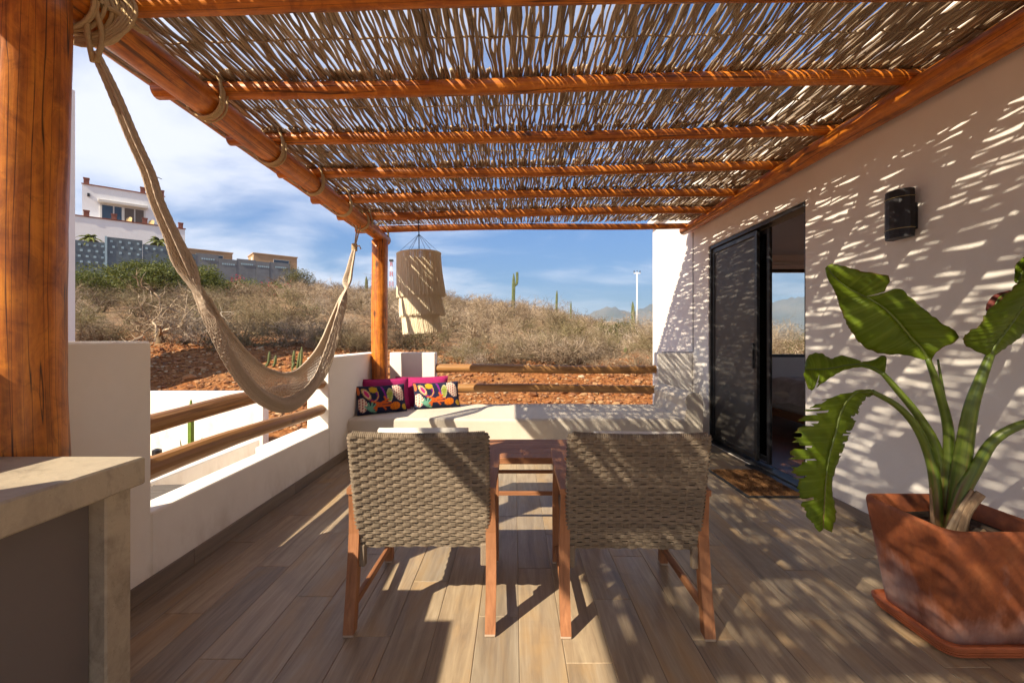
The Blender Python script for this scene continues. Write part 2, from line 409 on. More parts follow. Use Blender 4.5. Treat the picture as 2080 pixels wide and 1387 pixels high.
def skirting():
    t = thing('skirting', (XL + .006, 2, 0), 'grey-brown tile skirting along the foot of the left parapet', 'skirting')
    y = -1.0
    while y < BY:
        y1 = min(y + 1.2, BY); q = MB(); q.box((XL + .006, (y + y1) / 2, .046), (.012, y1 - y - .003, .092), .002); q.build('skirting_tile', M['skirt'], t); y += 1.2
    t = thing('skirting', (XR - .006, 2, 0), 'grey-brown tile skirting along the foot of the house wall behind the pot', 'skirting')
    y = -1.0
    while y < 3.78:
        y1 = min(y + 1.2, 3.78); q = MB(); q.box((XR - .006, (y + y1) / 2, .046), (.012, y1 - y - .003, .092), .002); q.build('skirting_tile', M['skirt'], t); y += 1.2
skirting()

# ------------------------------------------------------------------ parapets
def log(m, a, b, r0, r1, n=14, wob=.02, bend=.0, sides=14):
    a = np.array(tuple(a)); b = np.array(tuple(b)); t = np.linspace(0, 1, n)[:, None]
    p = a + (b - a) * t; L_ = np.linalg.norm(b - a)
    ph = nrg.uniform(0, 6.28, 3)
    off = np.stack([np.sin(t[:, 0] * 5 + ph[0]), np.sin(t[:, 0] * 4 + ph[1]), np.sin(t[:, 0] * 6 + ph[2])], 1) * bend
    d = (b - a) / L_; off -= (off @ d)[:, None] * d
    p = p + off
    r = (r0 + (r1 - r0) * t[:, 0]) * (1 + nrg.normal(0, wob, n))
    # rounded ends
    p = np.vstack([p[0] , p[0] + d * r0 * .12, p[1:-1], p[-1] - d * r1 * .12, p[-1]]); r = np.concatenate([[r[0] * .86, r[0]], r[1:-1], [r[-1], r[-1] * .86]])
    m.tube(p, r, sides, True, wob=wob * .22)

def left_parapet():
    t = thing('parapet', (-1.92, 3.2, 0), 'white plastered parapet along the left edge of the deck with two log rails', 'parapet wall')
    def w(m):
        T = .16; xc = XL - T / 2
        m.box((xc, (-2.0 + .52) / 2, .755), (T, 2.52, 1.91), .01)          # taller piece beside the camera
        m.box((xc, (.52 + 2.31) / 2, .44), (T, 2.31 - .52, 1.68), .01)       # pier beside the counter, 1.28 high
        m.box((xc - .001, (2.31 + 4.52) / 2, .005), (T, 4.52 - 2.31, .81), .008)  # low sill
        m.box((xc - .10, (3.72 + 4.52) / 2, .002), (.20, .80, .81), .008)
        m.box((xc - .03, (4.52 + 6.36) / 2, .355), (T + .06, 6.36 - 4.52, 1.51), .01)  # far pier, 1.11 high
    part('wall', M['white'], t, w, smooth=False)
    part('rail', M['rail'], t, lambda m: log(m, (-1.93, 2.20, .845), (-1.93, 4.62, .862), .054, .050, 12, .03, .012))
    part('rail', M['rail'], t, lambda m: log(m, (-1.92, 2.20, .612), (-1.92, 4.62, .605), .060, .050, 12, .03, .014))
left_parapet()
def back_parapet():
    t = thing('parapet', (0, 6.3, 0), 'white plastered parapet behind the bench with two dark log rails', 'parapet wall')
    def w(m):
        m.box((-1.39, 6.285, .355), (.62, .17, 1.508), .01)
        m.box((.42, 6.285, -.02), (3.05, .17, .80), .006)
        m.box((2.19, 6.285, .355), (.475, .17, 1.508), .01)
    part('wall', M['white'], t, w)
    part('rail', M['rail'], t, lambda m: log(m, (-1.16, 6.29, .885), (2.02, 6.29, .875), .060, .055, 14, .02, .008))
    part('rail', M['rail'], t, lambda m: log(m, (-1.16, 6.29, .615), (2.02, 6.29, .605), .060, .055, 14, .02, .008))
back_parapet()

# ------------------------------------------------------------------ built-in bench
def bench():
    t = thing('built_in_bench', (0.1, 5.6, 0), 'long cream plaster bench built in along the far end of the deck', 'bench')
    def base(m):
        r = .035; y0, y1, z1 = BY, 6.2, .41
        prof = [(y1, .0), (y1, z1)] + [(y0 + r - r * math.sin(a), z1 - r + r * math.cos(a)) for a in np.linspace(0, math.pi / 2, 7)] + [(y0, 0)]
        P = []
        xs = np.linspace(XL + .001, 1.90, 26)
        for x in xs:
            row = []
            for (y, z) in prof:
                dz = .004 * math.sin(x * 3.1 + y) if z > .3 else 0
                dy = (.006 * math.sin(x * 2.3) - .03 * math.exp(-((x - XL) / .5) ** 2)) if y < BY + .1 else 0
                row.append((x, y + dy, z + dz))
            P.append(row)
        m.grid(P)
    part('seat', M['bench'], t, base, smooth=False)
    def arm(m):
        # low rolled arm against the house: inner slope, round top, straight outer side
        prof = [(1.895, .0), (1.895, .41), (1.90, .47), (1.915, .53)]
        c = (1.995, .60); r = .098
        prof += [(c[0] - r * math.cos(a), c[1] + r * math.sin(a)) for a in np.linspace(.12, math.pi - .1, 12)]
        prof += [(2.095, .55), (2.095, 0)]
        m.prism(prof, 'y', BY + .004, 6.2)
    part('armrest', M['bench'], t, arm, smooth=False, recalc=True)
bench()

# ------------------------------------------------------------------ concrete counter
def counter():
    t = thing('concrete_counter', (-1.5, .6, 0), 'raw concrete counter in the near left corner below the thick post', 'counter')
    part('countertop', M['concrete'], t, lambda m: m.box((-1.533, .31, .855), (.607, 2.42, .09), .006))
    part('end_support', M['concrete'], t, lambda m: m.box((-1.555, 1.468, .405), (.56, .095, .81), .005))
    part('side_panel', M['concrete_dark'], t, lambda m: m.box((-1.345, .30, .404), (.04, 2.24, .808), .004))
counter()

# ------------------------------------------------------------------ pergola
ZL, ZR = 2.752, 2.815                     # joist axis heights over left beam / at the wall
JOISTS = [1.98 + .68 * k for k in range(-6, 7)]
def jz(x): return ZL + (ZR - ZL) * (x + 1.77) / (2.34 + 1.77)
def reed(m, x, y0, y1, dz=0, dead=False):
    n = 14; t = np.linspace(0, 1, n)
    r = rng.choice((rng.uniform(.0052, .0080), rng.uniform(.0070, .0105)))
    sk = rng.gauss(0, .022); ph = rng.uniform(0, 6.28); am = rng.uniform(.002, .009)
    xs = x + sk * (t - .5) + am * np.sin(t * rng.uniform(3, 9) + ph) + rng.uniform(.0015, .0075) * np.sin(t * rng.uniform(11, 20) + ph * 2)
    zb = jz(x) + .055 + dz + rng.uniform(-.003, .006)
    zs = zb - .006 * np.sin(t * math.pi) + .003 * np.sin(t * 7 + ph * 2)
    m.tube(np.stack([xs, y0 + (y1 - y0) * t, zs], 1), r * (1 + nrg.normal(0, .07, n)) * np.linspace(1.1, .9, n), 5, True)
def pergola():
    t = thing('pergola', (.3, 2, 0), 'log pergola with orange varnished poles, joists and a cane roof over the deck', 'pergola')
    # posts
    def post_near(m):
        z = np.linspace(-.02, 2.58, 22); p = np.stack([-1.80 + .006 * np.sin(z * 3), 1.665 + .006 * np.cos(z * 2.3), z], 1)
        m.tube(p, .127 * (1 + .02 * np.sin(z * 4.1) + nrg.normal(0, .006, 22)), 26, True, wob=.008)
    part('post', M['log'], t, post_near, smooth=True, label='thick varnished log post rising in front at the left edge')
    def post_far(m):
        z = np.linspace(.38, 2.56, 16); p = np.stack([-1.735 + .004 * np.sin(z * 3), 5.86 + 0 * z, z], 1)
        m.tube(p, .102 * (1 + .015 * np.sin(z * 5.1)), 22, True, wob=.01)
    part('post', M['log'], t, post_far, smooth=True, label='bright orange varnished post in the bench corner')
    part('beam', M['log'], t, lambda m: log(m, (-1.78, -2.7, 2.645), (-1.735, 6.12, 2.625), .088, .072, 44, .014, .010, 20), smooth=True)
    part('beam', M['log'], t, lambda m: log(m, (2.335, -2.7, 2.60), (2.335, 6.30, 2.80), .098, .060, 44, .02, .012, 18), smooth=True)
    part('edge_pole', M['log'], t, lambda m: log(m, (-2.175, -2.7, 2.842), (-2.175, 6.15, 2.842), .040, .034, 40, .03, .008, 10), smooth=True)
    for k, y in enumerate(JOISTS):
        r = .046 + rng.uniform(-.004, .004)
        part('joist', M['log'], t, lambda m: log(m, (-2.09 - rng.uniform(0, .04), y, jz(-2.12)), (2.405, y, jz(2.40) - .004), r, r * .86, 40, .022, .012, 14), smooth=True)
    # rope lashings round beam and joist
    for k, y in enumerate(JOISTS):
        if y < 1.5: continue
        m = MB()
        for s in range(5):
            yy = y - .075 + s * .011; c = np.array([-1.765, 0, 2.705]); ph = rng.uniform(-.01, .01)
            pts = []
            for a in np.linspace(0, 2 * math.pi, 22):
                ax, az = .098 * math.cos(a), .098 * math.sin(a)
                zc = 2.645 if math.sin(a) < 0 else 2.645 + .10 * math.sin(a)
                pts.append((-1.762 + ax * (1 - .12 * max(0, math.sin(a))), yy + ph + .05 * max(0, math.sin(a)), zc + az))
            m.tube(pts, .0065, 6, False)
        m.build('lashing', M['rope'], t, smooth=True)
    # cane roof: one stick at a time in the two bays that show largest, the rest joined
    rest = MB(); cnt = 0
    for k in range(len(JOISTS) - 1):
        y0, y1 = JOISTS[k], JOISTS[k + 1]; dz = .016 if k % 2 else 0
        x = -2.15
        while x < 2.43:
            ya = y0 - rng.uniform(.015, .065); yb = y1 + rng.uniform(.015, .065)
            if rng.random() < .05: yb -= rng.uniform(.05, .3)
            near = y0 > 1.9 and y1 < 3.4
            if near and cnt < 300:
                q = MB(); reed(q, x, ya, yb, dz); q.build('reed', M['reed'], t, smooth=True); cnt += 1
            else:
                reed(rest, x, ya, yb, dz)
            x += rng.choice((rng.uniform(.0094, .013), rng.uniform(.0115, .0157), rng.uniform(.0143, .0202))) * (.62 if x > 2.22 else 1.0)
        # thin weaving canes across the bay
        for yy in (y0 + .045, (y0 + y1) / 2 + rng.uniform(-.03, .03)):
            xs = np.linspace(-2.12, 2.40, 60); zz = np.array([jz(q) + .047 + dz for q in xs]) + .006 * np.sin(np.arange(60) * 2.1)
            rest.tube(np.stack([xs, yy + .008 * np.sin(xs * 2 + k), zz], 1), .0055, 5, True)
    o = rest.build('reed_mat', M['reed'], t, smooth=True); o['kind'] = 'stuff'
    return t
pergola()

# ------------------------------------------------------------------ the house
def wall_with_hole(m, axis, a0, a1, b0, b1, z0, z1, holes):
    """wall slab: thickness a0..a1 on `axis`, runs b0..b1, holes = [(b0,b1,z0,z1)]"""
    bs = sorted({b0, b1, *[h[0] for h in holes], *[h[1] for h in holes]})
    for i in range(len(bs) - 1):
        p, q = bs[i], bs[i + 1]; zs = [(z0, z1)]
        for h in holes:
            if h[0] <= p + 1e-6 and h[1] >= q - 1e-6:
                zs = [(z0, h[2]), (h[3], z1)]
        for (u, v) in zs:
            if v - u < 1e-4: continue
            if axis == 'x': m.box(((a0 + a1) / 2, (p + q) / 2, (u + v) / 2), (a1 - a0, q - p, v - u), 0)
            else: m.box(((p + q) / 2, (a0 + a1) / 2, (u + v) / 2), (q - p, a1 - a0, v - u), 0)
DY0, DY1, DZ = 3.80, 5.70, 2.45
def house():
    t = thing('house', (4.5, 4, 0), 'white plastered house wall with black sliding door on the right of the deck', 'house')
    def w(m):
        wall_with_hole(m, 'x', XR, XR + .16, -2.2, 8.0, -.6, 3.25, [(DY0, DY1, 0.0, DZ)])
        wall_with_hole(m, 'y', 7.85, 8.0, XR + .16, 7.5, -.6, 3.25, [(4.15, 7.0, .98, 2.50)])  # window widened out of view to let more daylight into the room
        wall_with_hole(m, 'x', 7.34, 7.5, 1.34, 7.85, -.6, 3.25, [(2.6, 6.6, .9, 2.5)]); m.box((5.0, 1.4, 1.32), (4.8, .12, 3.85), 0)  # opening in the outer side wall is added, unseen, to brighten the room
    part('wall', M['white'], t, w)
    part('ceiling', M['white'], t, lambda m: m.box((5.0, 4.6, 2.78), (4.7, 6.5, .08), 0))
    part('room_floor', M['room_floor'], t, lambda m: m.box((5.0, 4.6, -.03), (4.72, 6.4, .05), 0))
    part('roof', M['white'], t, lambda m: m.box((5.0, 2.9, 3.30), (5.3, 10.3, .12), .01))
    # door: fixed frame, sliding screen leaf, sliding glass leaf pushed behind it
    xf = XR + .075
    def fr(m):
        m.box((xf, DY1 - .022, DZ / 2), (.13, .04, DZ - .004), .003); m.box((xf, DY0 + .017, DZ / 2), (.13, .03, DZ - .004), .003)
        m.box((xf, (DY0 + DY1) / 2, DZ - .022), (.128, DY1 - DY0 - .08, .04), .003); m.box((xf, (DY0 + DY1) / 2, .012), (.128, DY1 - DY0 - .08, .028), .003)
    door = part('door', M['black'], t, fr)
    def leaf(x, y0, y1, st=.05):
        def f(m):
            for y in (y0 + st / 2, y1 - st / 2): m.box((x, y, DZ / 2), (.03, st, DZ - .10), .003)
            for z in (.05 + st / 2 + .012, DZ - .05 - st / 2): m.box((x, (y0 + y1) / 2, z), (.029, y1 - y0 - 2 * st, st), .003)
        return f
    part('screen_leaf', M['black'], door, leaf(XR + .045, 4.62, DY1 - .045))
    part('screen', M['screen'], door, lambda m: m.box((XR + .045, (4.62 + DY1 - .045) / 2, DZ / 2), (.004, DY1 - 4.62 - .10, DZ - .16), 0))
    part('handle', M['black'], door, lambda m: m.box((XR + .022, 4.68, 1.12), (.02, .025, .26), .004))
    part('glass_leaf', M['black'], door, leaf(XR + .105, 4.50, DY1 - .045))
    part('pane', M['glass'], door, lambda m: m.box((XR + .105, (4.50 + DY1 - .045) / 2, DZ / 2), (.006, DY1 - 4.50 - .10, DZ - .16), 0))
    part('track', M['black'], door, lambda m: m.box((XR - .035, 4.2, .006), (.07, .92, .014), .002))
    def wf(m):
        y = 7.90
        for x in (4.175, 4.42, 5.7, 6.975): m.box((x, y, 1.74), (.05, .07, 1.52), .003)
        for z in (.995, 2.48): m.box((5.575, y, z), (2.848, .068, .07), .003)
    wn = part('window', M['black'], t, wf)
    part('pane', M['glass'], wn, lambda m: m.box((5.575, 7.91, 1.74), (2.75, .006, 1.42), 0))
    part('roller_blind', M['cushion'], wn, lambda m: m.box((5.575, 7.82, 2.60), (2.9, .05, .06), .01))
    # thin cable running down the corner
    part('cable', M['black'], t, lambda m: (m.tube([(XR - .006, 6.18, 2.74), (XR - .006, 6.18, 1.118), (XR - .006, 6.18, 1.116)], .004, 5), m.tube([(XR - .006, 6.188, 1.116), (XR - .43, 6.188, 1.116)], .004, 5)))
house()
# ------------------------------------------------------------------ terrain
def m_ground():
    m, nt, b = nodes('dry_ground'); g = G(nt); p = g.pos()
    sep = nt.nodes.new('ShaderNodeSeparateXYZ'); nt.links.new(p, sep.inputs[0])
    n1 = g.noise(p, .9, 6, .65); n2 = g.noise(p, 6, 6, .7); n3 = g.noise(p, .12, 4, .6); v = g.vor(p, 9)
    soil = g.ramp(n2, [(.28, (.12, .045, .017)), (.5, (.28, .105, .034)), (.72, (.40, .19, .070))])
    soil = g.mix(g.mr(n1, .5, .75, 0, .55), soil, (.38, .22, .10))
    dry = g.ramp(n2, [(.3, (.17, .10, .055)), (.55, (.29, .19, .11)), (.8, (.37, .27, .17))])
    dry = g.mix(g.mr(n1, .52, .7, 0, .6), dry, (.36, .17, .07))
    k = g.math('ADD', sep.outputs[1], g.math('MULTIPLY', n1, 9.0))
    c = g.mix(g.mr(k, 17.5, 22.0, 0, 1), soil, dry)
    far = g.ramp(n3, [(.35, (.15, .12, .075)), (.65, (.25, .20, .13))])
    c = g.mix(g.mr(sep.outputs[1], 110, 400, 0, 1), c, far)
    nt.links.new(c, b.inputs['Base Color']); b.inputs['Roughness'].default_value = .95; b.inputs['Specular IOR Level'].default_value = .1
    g.bump(b, g.math('ADD', n2, g.math('MULTIPLY', v, .6)), .9, .08)
    return m
M['ground'] = m_ground()
_U = np.array([-1.6, -.98, -.70, -.48, -.31, -.157, .06, .17, .30, .60, 1.2])
_YS = np.array([545, 575, 590, 583, 596, 612, 632, 656, 682, 702, 715])
_CU = np.array([-1.6, -.8, -.5, -.15, .1, .3, 1.2]); _CY = np.array([700, 702, 706, 716, 726, 732, 738])
_ph = nrg.uniform(0, 6.28, (14, 2)); _fr = nrg.normal(0, 1, (14, 2))
def tnoise(x, y, f):
    s = np.zeros_like(x)
    for k in range(14):
        fx, fy = _fr[k] * f * (1 + .35 * k); s += np.sin(fx * x + fy * y + _ph[k, 0]) / (1 + .35 * k)
    return s / 4.0
def ground_z(x, y):
    x = np.asarray(x, float); y = np.asarray(y, float); yy = np.maximum(y, .5)
    u = np.clip(x / yy, -1.6, 1.2)
    cz = CAM_Z + (VPY - np.interp(u, _CU, _CY)) * 13.0 / FPX
    sz = CAM_Z + (VPY - np.interp(u, _U, _YS)) * 70.0 / FPX
    t = np.clip((y - 7.6) / 5.4, 0, 1); bank = -.5 + (cz + .5) * (t * t * (3 - 2 * t) * .5 + t * .5)
    h = np.clip((y - 13) / 57.0, 0, 1); hill = cz + (sz - cz) * h ** 1.05
    z = np.where(y < 13, bank, hill)
    k = np.clip((y - 70) / 90.0, 0, 1); z = np.where(y > 70, sz * (1 - .22 * k), z)
    k2 = np.clip((y - 160) / 700.0, 0, 1); z = np.where(y > 160, sz * .78 * (1 - k2) - 22 * k2, z)
    amp = np.clip((y - 8.2) / 3, 0, 1) * .10 + np.clip((y - 16) / 30, 0, 1) * .25
    return z + amp * tnoise(x, y, .55) * np.where(y > 300, 0, 1) + np.clip((y - 8.2) / 2, 0, 1) * np.clip((16 - y) / 3, 0, 1) * .06 * tnoise(x, y, 3.1)
def terrain():
    m = MB()
    ys = np.concatenate([[-6000, -800, -120, -30, -8, 0, 4, 7.2], np.arange(7.6, 16, .16), np.arange(16, 30, .5), np.arange(30, 75, 1.5), np.arange(75, 170, 6), np.geomspace(170, 6500, 22)])
    us = np.concatenate([[-6, -3.5, -2.2, -1.6], np.linspace(-1.3, .9, 150), [1.1, 1.5, 2.2, 3.5, 6]])
    P = []
    for y in ys:
        wdt = max(abs(y), 9.0) if y < 9 else y
        xs = np.clip(us * wdt, -7000, 7000)
        P.append(np.stack([xs, np.full_like(xs, y), ground_z(xs, np.full_like(xs, y))], 1))
    m.grid(P)
    o = m.build('ground', M['ground'], smooth=True); o['kind'] = 'structure'; o['label'] = 'dry ochre hillside with a raw soil bank behind the deck'
terrain()
def mountains():
    m, nt, b = nodes('mountain_side'); g = G(nt); p = g.pos()
    n = g.noise(g.mp(p, (.004, .004, .004)), 1, 6, .6); nt.links.new(g.ramp(n, [(.35, (.055, .065, .05)), (.65, (.13, .115, .085))]), b.inputs['Base Color']); b.inputs['Roughness'].default_value = 1
    mb = MB(); us = np.linspace(-.1, 1.3, 160); P = []
    prof = np.interp(us, [-.1, .08, .17, .22, .26, .30, .36, .45, .55, .62, .7, .85, 1.0, 1.3], [40, 90, 250, 285, 262, 335, 380, 330, 360, 395, 350, 390, 330, 280])
    prof = prof + 16 * np.sin(us * 41) + 9 * np.sin(us * 97 + 1)
    for k, (yo, f) in enumerate([(3300, 0), (3600, .28), (3850, .55), (4050, .8), (4250, 1.0), (4700, .7), (5600, .0)]):
        rough = np.sin(us * 160 + k * 1.7) * 18 * (f if k < 4 else 0) + np.sin(us * 300 + k * 2.9) * 9 * f
        P.append(np.stack([us * 4250 * (yo / 4250) ** .5, np.full_like(us, yo) + 90 * np.sin(us * 33 + k), (prof + rough) * f - 24 * (f == 0)], 1))
    mb.grid(P); o = mb.build('hills', m, smooth=True); o['kind'] = 'structure'
mountains()

# ------------------------------------------------------------------ stones on the bank
def ico_rock(m, c, s, sq=.7):
    ph = (1 + 5 ** .5) / 2
    v = np.array([(-1, ph, 0), (1, ph, 0), (-1, -ph, 0), (1, -ph, 0), (0, -1, ph), (0, 1, ph), (0, -1, -ph), (0, 1, -ph), (ph, 0, -1), (ph, 0, 1), (-ph, 0, -1), (-ph, 0, 1)]) / 1.9
    f = [(0, 11, 5), (0, 5, 1), (0, 1, 7), (0, 7, 10), (0, 10, 11), (1, 5, 9), (5, 11, 4), (11, 10, 2), (10, 7, 6), (7, 1, 8), (3, 9, 4), (3, 4, 2), (3, 2, 6), (3, 6, 8), (3, 8, 9), (4, 9, 5), (2, 4, 11), (6, 2, 10), (8, 6, 7), (9, 8, 1)]
    v = v * nrg.uniform(.65, 1.15, (12, 1)) * np.array([s * rng.uniform(.8, 1.4), s * rng.uniform(.8, 1.3), s * sq])
    a = rng.uniform(0, 6.28); ca, sa = math.cos(a), math.sin(a)
    v = v @ np.array([[ca, -sa, 0], [sa, ca, 0], [0, 0, 1]])
    m.add(v + np.array(c), f, v)
def m_rock():
    m, nt, b = nodes('ochre_rock'); g = G(nt); rn = g.attr('rnd', 'Fac'); v = g.attr('tc')
    c = g.ramp(rn, [(0, (.11, .042, .017)), (.35, (.27, .105, .036)), (.70, (.36, .17, .065)), (.93, (.38, .23, .11)), (1, (.48, .36, .23))])
    n = g.noise(v, 25, 4, .6); c = g.mix(g.mr(n, .4, .75, 0, .4), c, (.22, .09, .035))
    nt.links.new(c, b.inputs['Base Color']); b.inputs['Roughness'].default_value = .95; g.bump(b, n, .5, .01)
    return m
M['rock'] = m_rock()
def stones():
    m = MB()
    for _ in range(13000):
        y = 8.3 + 6.2 * rng.random(); x = y * rng.uniform(-1.02, .36); s = abs(rng.gauss(0, .020)) + .012 + (rng.random() < .12) * rng.uniform(.02, .05)
        z = float(ground_z(x, y)); ico_rock(m, (x, y, z + s * .15), s)
    o = m.build('gravel', M['rock']); tag(o, 'loose ochre gravel and clods covering the raw soil bank', 'gravel', kind='stuff')
    for k in range(70):
        y = 8.9 + 4.6 * rng.random(); x = y * rng.uniform(-.80, .30); s = rng.uniform(.06, .13)
        q = MB(); ico_rock(q, (0, 0, 0), s); o = q.build('rock', M['rock']); o.location = (x, y, float(ground_z(x, y)) + s * .2)
        px_ = VPX + x / y * FPX; tag(o, 'loose ochre stone %s the soil bank, %s' % ('low on' if y < 10.4 else 'half-way up' if y < 12 else 'on top of', 'above the garden wall' if px_ < 560 else 'behind the hammock' if px_ < 760 else 'behind the pillows' if px_ < 930 else 'behind the middle of the rails' if px_ < 1150 else 'behind the right end of the rails'), 'stone', 'stones on the soil bank')
stones()

# ------------------------------------------------------------------ scrub
def m_twig():
    m, nt, b = nodes('dry_twigs'); g = G(nt); rn = g.attr('rnd', 'Fac'); orr = g.orand()
    c = g.ramp(rn, [(0, (.11, .085, .065)), (.5, (.26, .215, .17)), (1, (.50, .445, .38))])
    t = g.ramp(orr, [(0, (.38, .32, .27)), (.25, (.85, .74, .60)), (.45, (.70, .70, .42)), (.62, (1.0, .88, .70)), (.8, (1.30, 1.18, 1.0)), (1, (1.35, 1.30, 1.26))])
    nt.links.new(g.mix(1.0, c, t, 'MULTIPLY'), b.inputs['Base Color']); b.inputs['Roughness'].default_value = .95; b.inputs['Specular IOR Level'].default_value = .1
    return m
M['twig'] = m_twig()
def m_leafy(name, a, c, t=.3):
    m, nt, b = nodes(name); g = G(nt); rn = g.attr('rnd', 'Fac'); orr = g.orand()
    cc = g.ramp(rn, [(0, a), (1, c)]); cc = g.mix(g.mr(orr, 0, 1, 0, .35), cc, tuple(q * .7 for q in a))
    nt.links.new(cc, b.inputs['Base Color']); b.inputs['Roughness'].default_value = .7
    out = nt.nodes['Material Output']; tr = nt.nodes.new('ShaderNodeBsdfTranslucent'); mx = nt.nodes.new('ShaderNodeMixShader'); mx.inputs[0].default_value = t
    nt.links.new(cc, tr.inputs[0]); nt.links.new(b.outputs[0], mx.inputs[1]); nt.links.new(tr.outputs[0], mx.inputs[2]); nt.links.new(mx.outputs[0], out.inputs[0])
    return m
M['leaf_bush'] = m_leafy('bush_leaf', (.055, .075, .012), (.21, .22, .04))
M['leaf_dry'] = m_leafy('sparse_leaf', (.09, .085, .03), (.21, .19, .07))
M['flower'] = m_leafy('pink_bract', (.40, .02, .06), (.65, .10, .12))
def segs_mesh(m, segs, sides=3):
    """segs: list of (p0, p1, r0, r1, rnd)"""
    if not segs: return
    P0 = np.array([s[0] for s in segs]); P1 = np.array([s[1] for s in segs]); r0 = np.array([s[2] for s in segs]); r1 = np.array([s[3] for s in segs]); rd = np.array([s[4] for s in segs])
    d = P1 - P0; d /= np.linalg.norm(d, axis=1)[:, None] + 1e-9
    up = np.where(np.abs(d[:, 2:3]) < .9, [[0, 0, 1.]], [[1., 0, 0]]); a = np.cross(d, up); a /= np.linalg.norm(a, axis=1)[:, None]; b = np.cross(a, d)
    n = len(segs); V = np.zeros((n, 2 * sides, 3))
    for j in range(sides):
        q = 2 * math.pi * j / sides
        o = a * math.cos(q) + b * math.sin(q); V[:, j] = P0 + o * r0[:, None]; V[:, sides + j] = P1 + o * r1[:, None]
    F = []
    pat = [(j, (j + 1) % sides, sides + (j + 1) % sides, sides + j) for j in range(sides)]
    for i in range(n):
        k = i * 2 * sides + m.n
        for q in pat: F.append(tuple(z + k for z in q))
    m.v.append(V.reshape(-1, 3)); m.tc.append(V.reshape(-1, 3)); m.rnd.append(np.repeat(rd, 2 * sides)); m.f.extend(F); m.n += n * 2 * sides
def rv(s=1.0): return nrg.normal(0, s, 3)
def grow(segs, p, d, L_, r, lvl, spec, tips=None):
    nseg = spec['seg'][lvl]; q = np.array(p, float); d = np.array(d, float); kids = spec['kids'][lvl] if lvl < len(spec['kids']) else 0
    base = rng.random(); pts = [q.copy()]
    for i in range(nseg):
        d = d + rv(spec['curl']) + np.array([0, 0, spec['up'][lvl]]); d /= np.linalg.norm(d)
        e = q + d * L_ / nseg; f0 = 1 - .75 * i / nseg; f1 = 1 - .75 * (i + 1) / nseg
        segs.append((q, e, r * f0, r * f1, min(1, max(0, base * .5 + rng.random() * .5)))); q = e; pts.append(q.copy())
    if kids:
        for k in range(kids):
            t = rng.uniform(.25, 1.0) * nseg; i = min(int(t), nseg - 1); s = pts[i] + (pts[i + 1] - pts[i]) * (t - i)
            nd = d * .55 + rv(.75); nd[2] = nd[2] * .8 + .1; nd /= np.linalg.norm(nd)
            grow(segs, s, nd, L_ * rng.uniform(.45, .75), r * .52, lvl + 1, spec, tips)
    elif tips is not None: tips.append((q, d))
def shrub_mesh(h, w, spec, leaves=0, ls=.05, n0=7):
    segs = []; tips = []
    for k in range(n0):
        a = rng.uniform(0, 6.28); sp = rng.uniform(.2, 1.0) * w
        d = np.array([math.cos(a) * sp, math.sin(a) * sp, 1.0]); d /= np.linalg.norm(d)
        grow(segs, (math.cos(a) * .08, math.sin(a) * .08, -.08), d, h * rng.uniform(.55, .85), spec['r'], 0, spec, tips)
    m = MB(); segs_mesh(m, segs)
    lm = None
    if leaves:
        lm = leaf_cloud([t[0] for t in tips], leaves, ls)
    return m, lm
def leaf_cloud(pts, n, ls, sd=.09):
    m = MB(); pts = np.array(pts); idx = nrg.integers(0, len(pts), n); c = pts[idx] + nrg.normal(0, sd, (n, 3))
    d = nrg.normal(0, 1, (n, 3)); d[:, 2] = d[:, 2] * .6 + .3; d /= np.linalg.norm(d, axis=1)[:, None]
    s = np.cross(d, nrg.normal(0, 1, (n, 3))); s /= np.linalg.norm(s, axis=1)[:, None]
    L_ = ls * nrg.uniform(.6, 1.4, (n, 1)); W = L_ * .42
    V = np.stack([c - d * L_ * .5, c + s * W * .5, c + d * L_ * .5, c - s * W * .5], 1).reshape(-1, 3)
    m.v.append(V); m.tc.append(V); m.rnd.append(np.repeat(nrg.random(n), 4)); m.f = [(4 * i, 4 * i + 1, 4 * i + 2, 4 * i + 3) for i in range(n)]; m.n = 4 * n
    return m
SP1 = dict(seg=[3, 3, 2, 2], kids=[5, 5, 4], curl=.22, up=[.05, .02, .0, .0], r=.032)
SP2 = dict(seg=[3, 2, 2], kids=[5, 6], curl=.25, up=[.05, .0, .0], r=.035)
